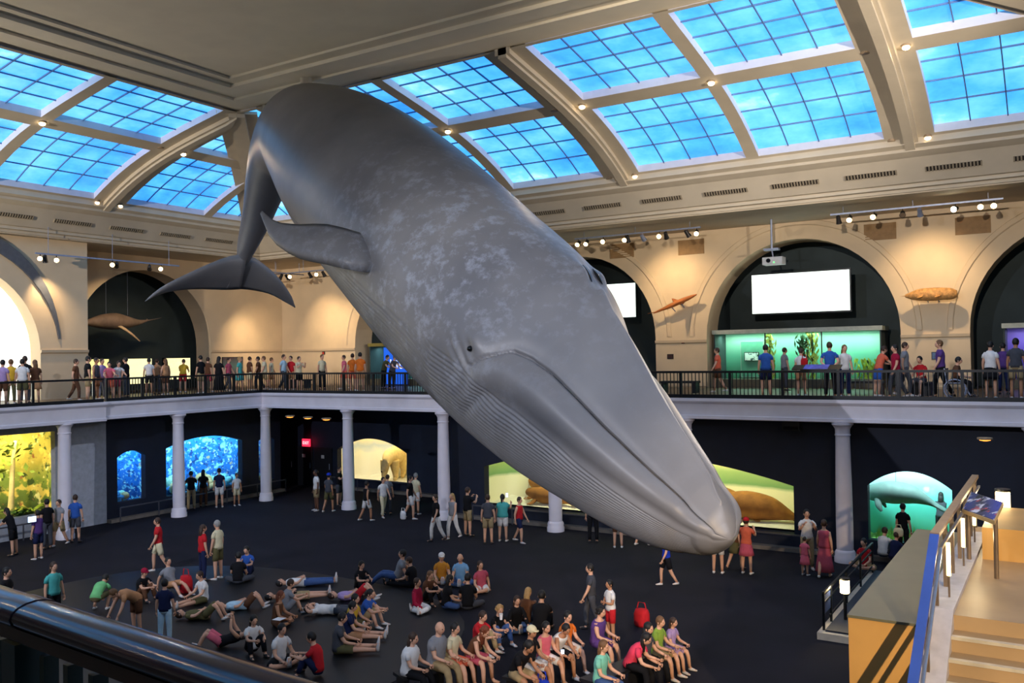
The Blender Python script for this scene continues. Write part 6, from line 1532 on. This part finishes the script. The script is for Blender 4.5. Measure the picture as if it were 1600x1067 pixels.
# people on the mezzanine, back side
folk([
 (1122, 33.0, 'walk', -90, 1.74, 'coral', 'brown', 'b', 'shorts', 'person in coral shirt passing the left end of the green case'),
 (1197, 30.0, 'stand', 178, 1.78, 'blue', 'navy', 'k', 'shorts', 'person in bright blue shirt and navy shorts facing the green case'),
 (1226, 35.0, 'stand', 120, 1.68, 'grey', 'dgrey', 'b', 'dark', 'person in grey close to the glass of the green case'),
 (1252, 31.0, 'stand', 160, 1.64, 'white', 'tan', 'b', 'shorts', 'person in white top with a red bag at the green case'),
 (1297, 30.0, 'hands_back', 178, 1.82, 'blue', 'black', 'b', 'dark tuck', 'person in blue polo with hands clasped behind the back'),
 (1320, 30.7, 'stand', 20, 1.72, 'white', 'navy', 'n', 'long', 'person with fair hair in white beside the blue polo'),
 (1373, 31.2, 'lean', 120, 1.70, 'coral', 'blue', 'b', 'shorts', 'person in coral leaning forward right of the bright sea grass'),
 (1400, 30.2, 'walk', -60, 1.72, 'crimson', 'dgrey', 'k', '', 'person in crimson and grey left of the seated red shirt'),
 (1414, 31.5, 'walk', 90, 1.80, 'grey', 'dgrey', 'b', '', 'tall pale-shirted person passing under the knobbly fish'),
 (1470, 30.6, 'walk', -80, 1.84, 'purple', 'black', 'n', 'dark', 'tall person in violet-grey beside the wheelchair'),
 (1548, 30.5, 'stand', 160, 1.74, 'white', 'black', 'k', 'skirt', 'person in white top and black skirt at the violet case'),
 (1568, 33.4, 'stand', 170, 1.70, 'purple', 'navy', 'k', 'dark', 'person in purple in the dim arch at the far right'),
 (1588, 30.5, 'stand', 165, 1.82, 'dgrey', 'khaki', 'k', 'shorts', 'person in charcoal shirt and khaki shorts at the far right end', {'sk': 'm'}),
 (503, 32.2, 'stand', 30, 1.74, 'cream', 'black', 'n', 'dark', 'person in cream standing alone before the warm wall'),
 (538, 33.0, 'walk', -70, 1.72, 'pink', 'coral', 'b', 'shorts', 'person in pink left of the two orange shirts'),
 (551, 31.4, 'stand', 170, 1.76, 'orange', 'coral', 'b', 'shorts', 'left person of the pair in orange shirts by the blue panel'),
 (563, 31.0, 'stand', 175, 1.80, 'orange', 'tan', 'k', 'shorts', 'right person of the pair in orange shirts by the blue panel'),
 (600, 33.4, 'lean', 60, 1.70, 'olive', 'black', 'k', 'dark', 'left person leaning at the blue-lit case beside the whale'),
 (613, 33.0, 'lean', 40, 1.70, 'dgrey', 'black', 'b', 'dark', 'right person leaning at the blue-lit case beside the whale'),
 (467, 30.2, 'photo', 40, 1.66, 'cream', 'black', 'b', 'shorts', 'person in cream top and black shorts right of the red shirt'),
 (455, 31.5, 'stand', -30, 1.70, 'red', 'tan', 'b', 'shorts', 'person in red half hidden behind the pale blue shirt'),
 (443, 31.0, 'walk', 60, 1.80, 'ltblue', 'dgrey', 'b', '', 'tall person in pale blue shirt near the hall corner'),
 (424, 31.8, 'walk', 90, 1.66, 'cream', 'tan', 'n', 'shorts', 'person in cream walking at the hall corner'),
], 'b', 'visitors on the far mezzanine')
sb = thing('stool_box', 'dark box used as a seat under the knobbly fish', 'stool', (at_y(1440, 590, 32.0).x, 32.0, MZ)); c = V(sb.location)
MB().box(c.x - 0.3, c.x + 0.3, 31.75, 32.25, MZ, MZ + 0.44).build('body', dark_bench, sb); MB().box(c.x - 0.32, c.x + 0.32, 31.73, 32.27, MZ + 0.44, MZ + 0.47).build('seat', dark_bench, sb)
P_ = V((c.x, 31.95, MZ)); person(P_, face_yaw(P_, -25), 'bench', 1.72, 'red', 'dgrey', 'k', 'person in a bright red shirt sitting on a box under the knobbly fish', 'visitors on the far mezzanine', style='shorts')
folk([
 (342, -32.5, 'stand', 150, 1.72, 'black', 'black', 'k', 'dress maxi long dark', 'person in a long black dress at the left balustrade'),
 (314, -34.6, 'stand', -140, 1.78, 'black', 'khaki', 'k', 'shorts', 'person in black shirt right of the glowing cases'),
 (325, -35.5, 'walk', 150, 1.72, 'brown', 'rose', 'b', 'shorts', 'person in brown just behind the black shirt'),
 (357, -35.4, 'walk', 60, 1.68, 'rose', 'dgrey', 'b', '', 'person in rose in front of the poster'),
 (374, -34.0, 'walk', 80, 1.72, 'teal', 'teal', 'y', 'skirt', 'person in teal in front of the poster'),
 (390, -35.0, 'stand', 120, 1.70, 'brown', 'cream', 'b', 'shorts', 'person in brown right of the poster'),
 (404, -34.2, 'walk', -90, 1.72, 'brown', 'dgrey', 'k', '', 'person in dark brown next to the cream shirts'),
 (413, -33.6, 'walk', -80, 1.74, 'cream', 'khaki', 'n', 'shorts', 'person in cream with khaki shorts near the hall corner, left balcony'),
 (233, -36.2, 'stand', 180, 1.70, 'white', 'black', 'k', 'shorts', 'person in white facing the middle glowing case'),
 (245, -36.6, 'stand', 150, 1.66, 'tan', 'dgrey', 'b', 'dark', 'person in tan beside the white shirt at the glowing case'),
 (259, -35.2, 'stand', -150, 1.66, 'tan', 'brown', 'n', 'long shorts', 'person in tan with a turquoise bag between two glowing cases', {'sleeve': 'none'}),
 (286, -36.8, 'lean', 170, 1.66, 'yellow', 'red', 'b', 'shorts', 'person in yellow leaning at the right glowing case'),
 (197, -34.4, 'stand', -120, 1.74, 'black', 'dgrey', 'k', 'dark', 'person in black with a red jacket sleeve at the left glowing case'),
 (183, -33.6, 'lean', 20, 1.62, 'white', 'rose', 'k', 'shorts', 'person with dark hair in white behind the left balustrade'),
 (171, -33.4, 'lean', 0, 1.60, 'pink', 'coral', 'k', 'shorts', 'person in pale pink leaning on the left balustrade'),
 (159, -34.4, 'stand', 40, 1.70, 'lilac', 'grey', 'b', '', 'person in lilac at the edge of the dark arch'),
 (150, -34.0, 'stand', 60, 1.74, 'dgrey', 'tan', 'k', 'shorts', 'person in charcoal at the edge of the dark arch', {'sleeve': 'none', 'sk': 'm'}),
 (137, -33.2, 'stand', 100, 1.80, 'black', 'khaki', 'k', 'shorts', 'person in black with khaki shorts in front of the pavilion corner'),
 (118, -34.2, 'walk', 80, 1.72, 'brown', 'brown', 'b', '', 'person in brown walking past the pavilion wall'),
 (4, -33.2, 'stand', 150, 1.70, 'lilac', 'brown', 'k', 'shorts', 'person in lilac at the left edge before the white arch'),
 (17, -34.6, 'stand', 160, 1.72, 'yellow', 'olive', 'n', '', 'person in yellow before the glowing white arch'),
 (35, -33.0, 'stand', 175, 1.72, 'white', 'olive', 'k', 'shorts', 'person in a white shirt before the glowing white arch'),
 (39, -34.4, 'stand', 170, 1.84, 'black', 'dgrey', 'b', 'dark', 'tall person in black behind the white shirt, white arch'),
 (55, -33.2, 'stand', -160, 1.68, 'brown', 'tan', 'n', 'long skirt', 'person with long fair hair in brown at the right of the white arch'),
], 'l', 'visitors on the left mezzanine')
# people on the steps at the lower right edge
for x, y, top, hairc, lb in ((-0.7, 9.15, 'black', 'k', 'dark-haired person in black climbing the steps at the bottom right'), (0.05, 9.6, 'coral', 'k', 'person in coral at the right edge of the steps')):
    k = round((11.4 - y) / 0.29 - 0.5); z = ZL - 0.17 * (k + 1)
    P_ = V((x, 11.4 - 0.29 * (k + 0.5), z)); person(P_, 0.0, 'walk', 1.2 if top == 'coral' else 1.3, top, 'dgrey', hairc, lb, 'visitors on the staircase', style='shorts dark')
# ---- things people carry or brought
scrn = mat('phone_glow', (200, 225, 255), 0.3, emit=(205, 228, 255), estr=3.0)
def phone(p, yaw, lb, w=0.08, h=0.15, lit=True):
    rt = thing('phone' if w < 0.15 else 'tablet', lb, 'phone' if w < 0.15 else 'tablet', p, yaw)
    MB().box(-w / 2, w / 2, -0.006, 0.006, 0, h).build('case', black, rt, local=False)
    MB().box(-w / 2 + 0.006, w / 2 - 0.006, -0.0085, -0.006, 0.008, h - 0.008).build('screen', scrn, rt, local=False)
def near_px(px, py, d_of): return at_d(px, py, d_of)
def dep(px, py): return (at_z(px, py, 0) - CAMP).dot(fw)
phone(at_d(50, 816, dep(60, 874) - 0.3), face_yaw(at_d(50, 816, 30), 20) + math.pi, 'bright tablet held up at the forest window', 0.26, 0.2)
phone(at_d(543, 738, dep(530, 790) - 0.2), face_yaw(at_d(543, 738, 38), 0) + math.pi, 'lit phone held up before the polar bear')
phone(at_d(792, 777, dep(786, 846) + 0.25), face_yaw(at_d(792, 777, 30), 0) + math.pi, 'lit phone held up by the turquoise shirt', 0.09, 0.16)
phone(at_d(879, 1022, dep(868, 1056) - 0.5), face_yaw(at_d(879, 1022, 19), 0) + math.pi, 'glowing phone in the hands of the white tank top', 0.08, 0.1)
def bag(p, sx, sy, sz, col, lb, cat='bag', name='bag', strap=True):
    rt = thing(name, lb, cat, p); m_ = cloth(col); q = MB(); P0 = V(p)
    q.rings([[P0 + V((sx * k_ * math.cos(a), sy * k_ * math.sin(a), z)) for a in np.linspace(0, 2 * math.pi, 13)[:-1]] for k_, z in ((0.8, 0), (1, sz * 0.15), (1, sz * 0.7), (0.8, sz * 0.95), (0.4, sz))]); q.build('body', m_, rt, True)
    if strap: MB().tube([P0 + V((-sx * 0.7, 0, sz * 0.8)), P0 + V((-sx * 0.4, 0, sz * 1.35)), P0 + V((sx * 0.4, 0, sz * 1.35)), P0 + V((sx * 0.7, 0, sz * 0.8))], 0.015, 6).build('strap', m_, rt, True)
bag(at_z(291, 926, 0.0), 0.22, 0.15, 0.5, 'red', 'red backpack standing on the floor beside the grey shirt', 'backpack', 'backpack')
bag(at_z(1003, 978, 0.0), 0.2, 0.16, 0.42, 'red', 'red and black backpack standing upright behind the lime green shirt', 'backpack', 'backpack')
bag(at_z(862, 1086, 0.0) + V((0, -0.35, 0)), 0.17, 0.1, 0.42, 'royal', 'blue and white bag hanging by the knees of the pink top', 'bag')
bag(at_z(630, 812, 0.0) + V((0, 0, 0.02)), 0.14, 0.08, 0.34, 'white', 'white shopping bag beside the long white shorts', 'bag')
bag(at_d(1404, 838, dep(1412, 880) - 0.45), 0.14, 0.06, 0.26, 'cream', 'pale shoulder bag carried at the manatee window', 'bag')
bag(at_y(1257, 575, 30.6), 0.12, 0.1, 0.34, 'red', 'red shoulder bag on the white top at the green case', 'bag')
pp = thing('paper_sheet', 'white sheet of paper on the lap of the brown tank top', 'paper', at_z(436, 968, 0.30)); c = V(pp.location)
MB().prism([c + V((-0.14, -0.1, 0)), c + V((0.14, -0.1, 0.02)), c + V((0.14, 0.1, 0.03)), c + V((-0.14, 0.1, 0.01))], (0, 0, 0.004)).build('sheet', mat('paper_white', (240, 240, 245), 0.7), pp)
cp = thing('paper_cup', 'white paper cup in the hand of the fair-haired person', 'cup', at_d(783, 968, dep(777, 1004) - 0.35)); c = V(cp.location)
MB().lathe([(0.03, 0), (0.042, 0.12)], 12, c).build('cup', MATS['paper_white'], cp); MB().lathe([(0.045, 0.12), (0.045, 0.135)], 12, c).build('lid', sole_m, cp)
# wheelchair on the far mezzanine
c = at_y(1493, 590, 30.2); c.z = MZ; wc = thing('wheelchair', 'wheelchair with thin round wheels behind the far balustrade', 'wheelchair', c)
for s in (-0.28, 0.28):
    MB().tube([c + V((0.3 * math.cos(a), s, 0.31 + 0.3 * math.sin(a))) for a in np.linspace(0, 2 * math.pi, 25)], 0.022, 6, caps=False).build('wheel', steel, wc, True)
    MB().tube([c + V((0.42 + 0.08 * math.cos(a), s, 0.09 + 0.08 * math.sin(a))) for a in np.linspace(0, 2 * math.pi, 13)], 0.014, 6, caps=False).build('caster', rail_m, wc, True)
    MB().tube([c + V((-0.28, s, 0.95)), c + V((-0.22, s, 0.5)), c + V((0.25, s, 0.5)), c + V((0.42, s, 0.12))], 0.016, 6).build('side_frame', steel, wc)
MB().box(c.x - 0.22, c.x + 0.22, c.y - 0.25, c.y + 0.25, c.z + 0.46, c.z + 0.52).build('seat', dark_bench, wc); MB().box(c.x - 0.26, c.x - 0.22, c.y - 0.25, c.y + 0.25, c.z + 0.52, c.z + 0.95).build('backrest', dark_bench, wc)
P_ = c + V((0.0, 0, 0.07)); person(P_, -math.pi / 2, 'bench', 1.6, 'brown', 'black', 'k', 'person in brown sitting in the wheelchair', 'visitors on the far mezzanine', style='dark')
# reading rail and planter boxes at the far balustrade
A, B = at_y(1238, 577, YB - 0.1), at_y(1313, 577, YB - 0.1); rt = thing('reading_rail', 'violet-blue reading rail fixed on the far balustrade', 'sign', (A.x, YB - 0.1, RAILZ))
MB().prism([(A.x, YB - 0.2, 5.97), (B.x, YB - 0.2, 5.97), (B.x, YB + 0.2, 6.1), (A.x, YB + 0.2, 6.1)], (0, 0, 0.03)).build('board', frame_m, rt)
m3 = A.x + (B.x - A.x) * 0.24; m4 = A.x + (B.x - A.x) * 0.75; MB().prism([(m3, YB - 0.19, 6.003), (m4, YB - 0.19, 6.003), (m4, YB + 0.19, 6.133), (m3, YB + 0.19, 6.133)], (0, 0, 0.006)).build('print', mat('reading_print', (80, 90, 190), 0.5, noise=(6, 0.4)), rt)
MB().box((A.x + B.x) / 2 - 0.5, (A.x + B.x) / 2 + 0.5, YB - 0.06, YB + 0.0, 5.9, 5.98).build('bracket', frame_m, rt)
for px, Y_, w_, lb in ((1062, 32.5, 1.5, 'low dark bench on the mezzanine below the shark model'), (1345, 33.0, 1.6, 'low dark bench box below the bright sea grass'), (470, 34.0, 1.2, 'low dark bench by the warm back wall')):
    p = at_y(px, 590, Y_); rt = thing('mezzanine_bench', lb, 'bench', (p.x, Y_, MZ))
    MB().box(p.x - w_ / 2, p.x + w_ / 2, Y_ - 0.25, Y_ + 0.25, MZ + 0.38, MZ + 0.46).build('seat', dark_bench, rt)
    for s in (-1, 1): MB().box(p.x + s * (w_ / 2 - 0.12) - 0.06, p.x + s * (w_ / 2 - 0.12) + 0.06, Y_ - 0.22, Y_ + 0.22, MZ, MZ + 0.38).build('leg', dark_bench, rt)
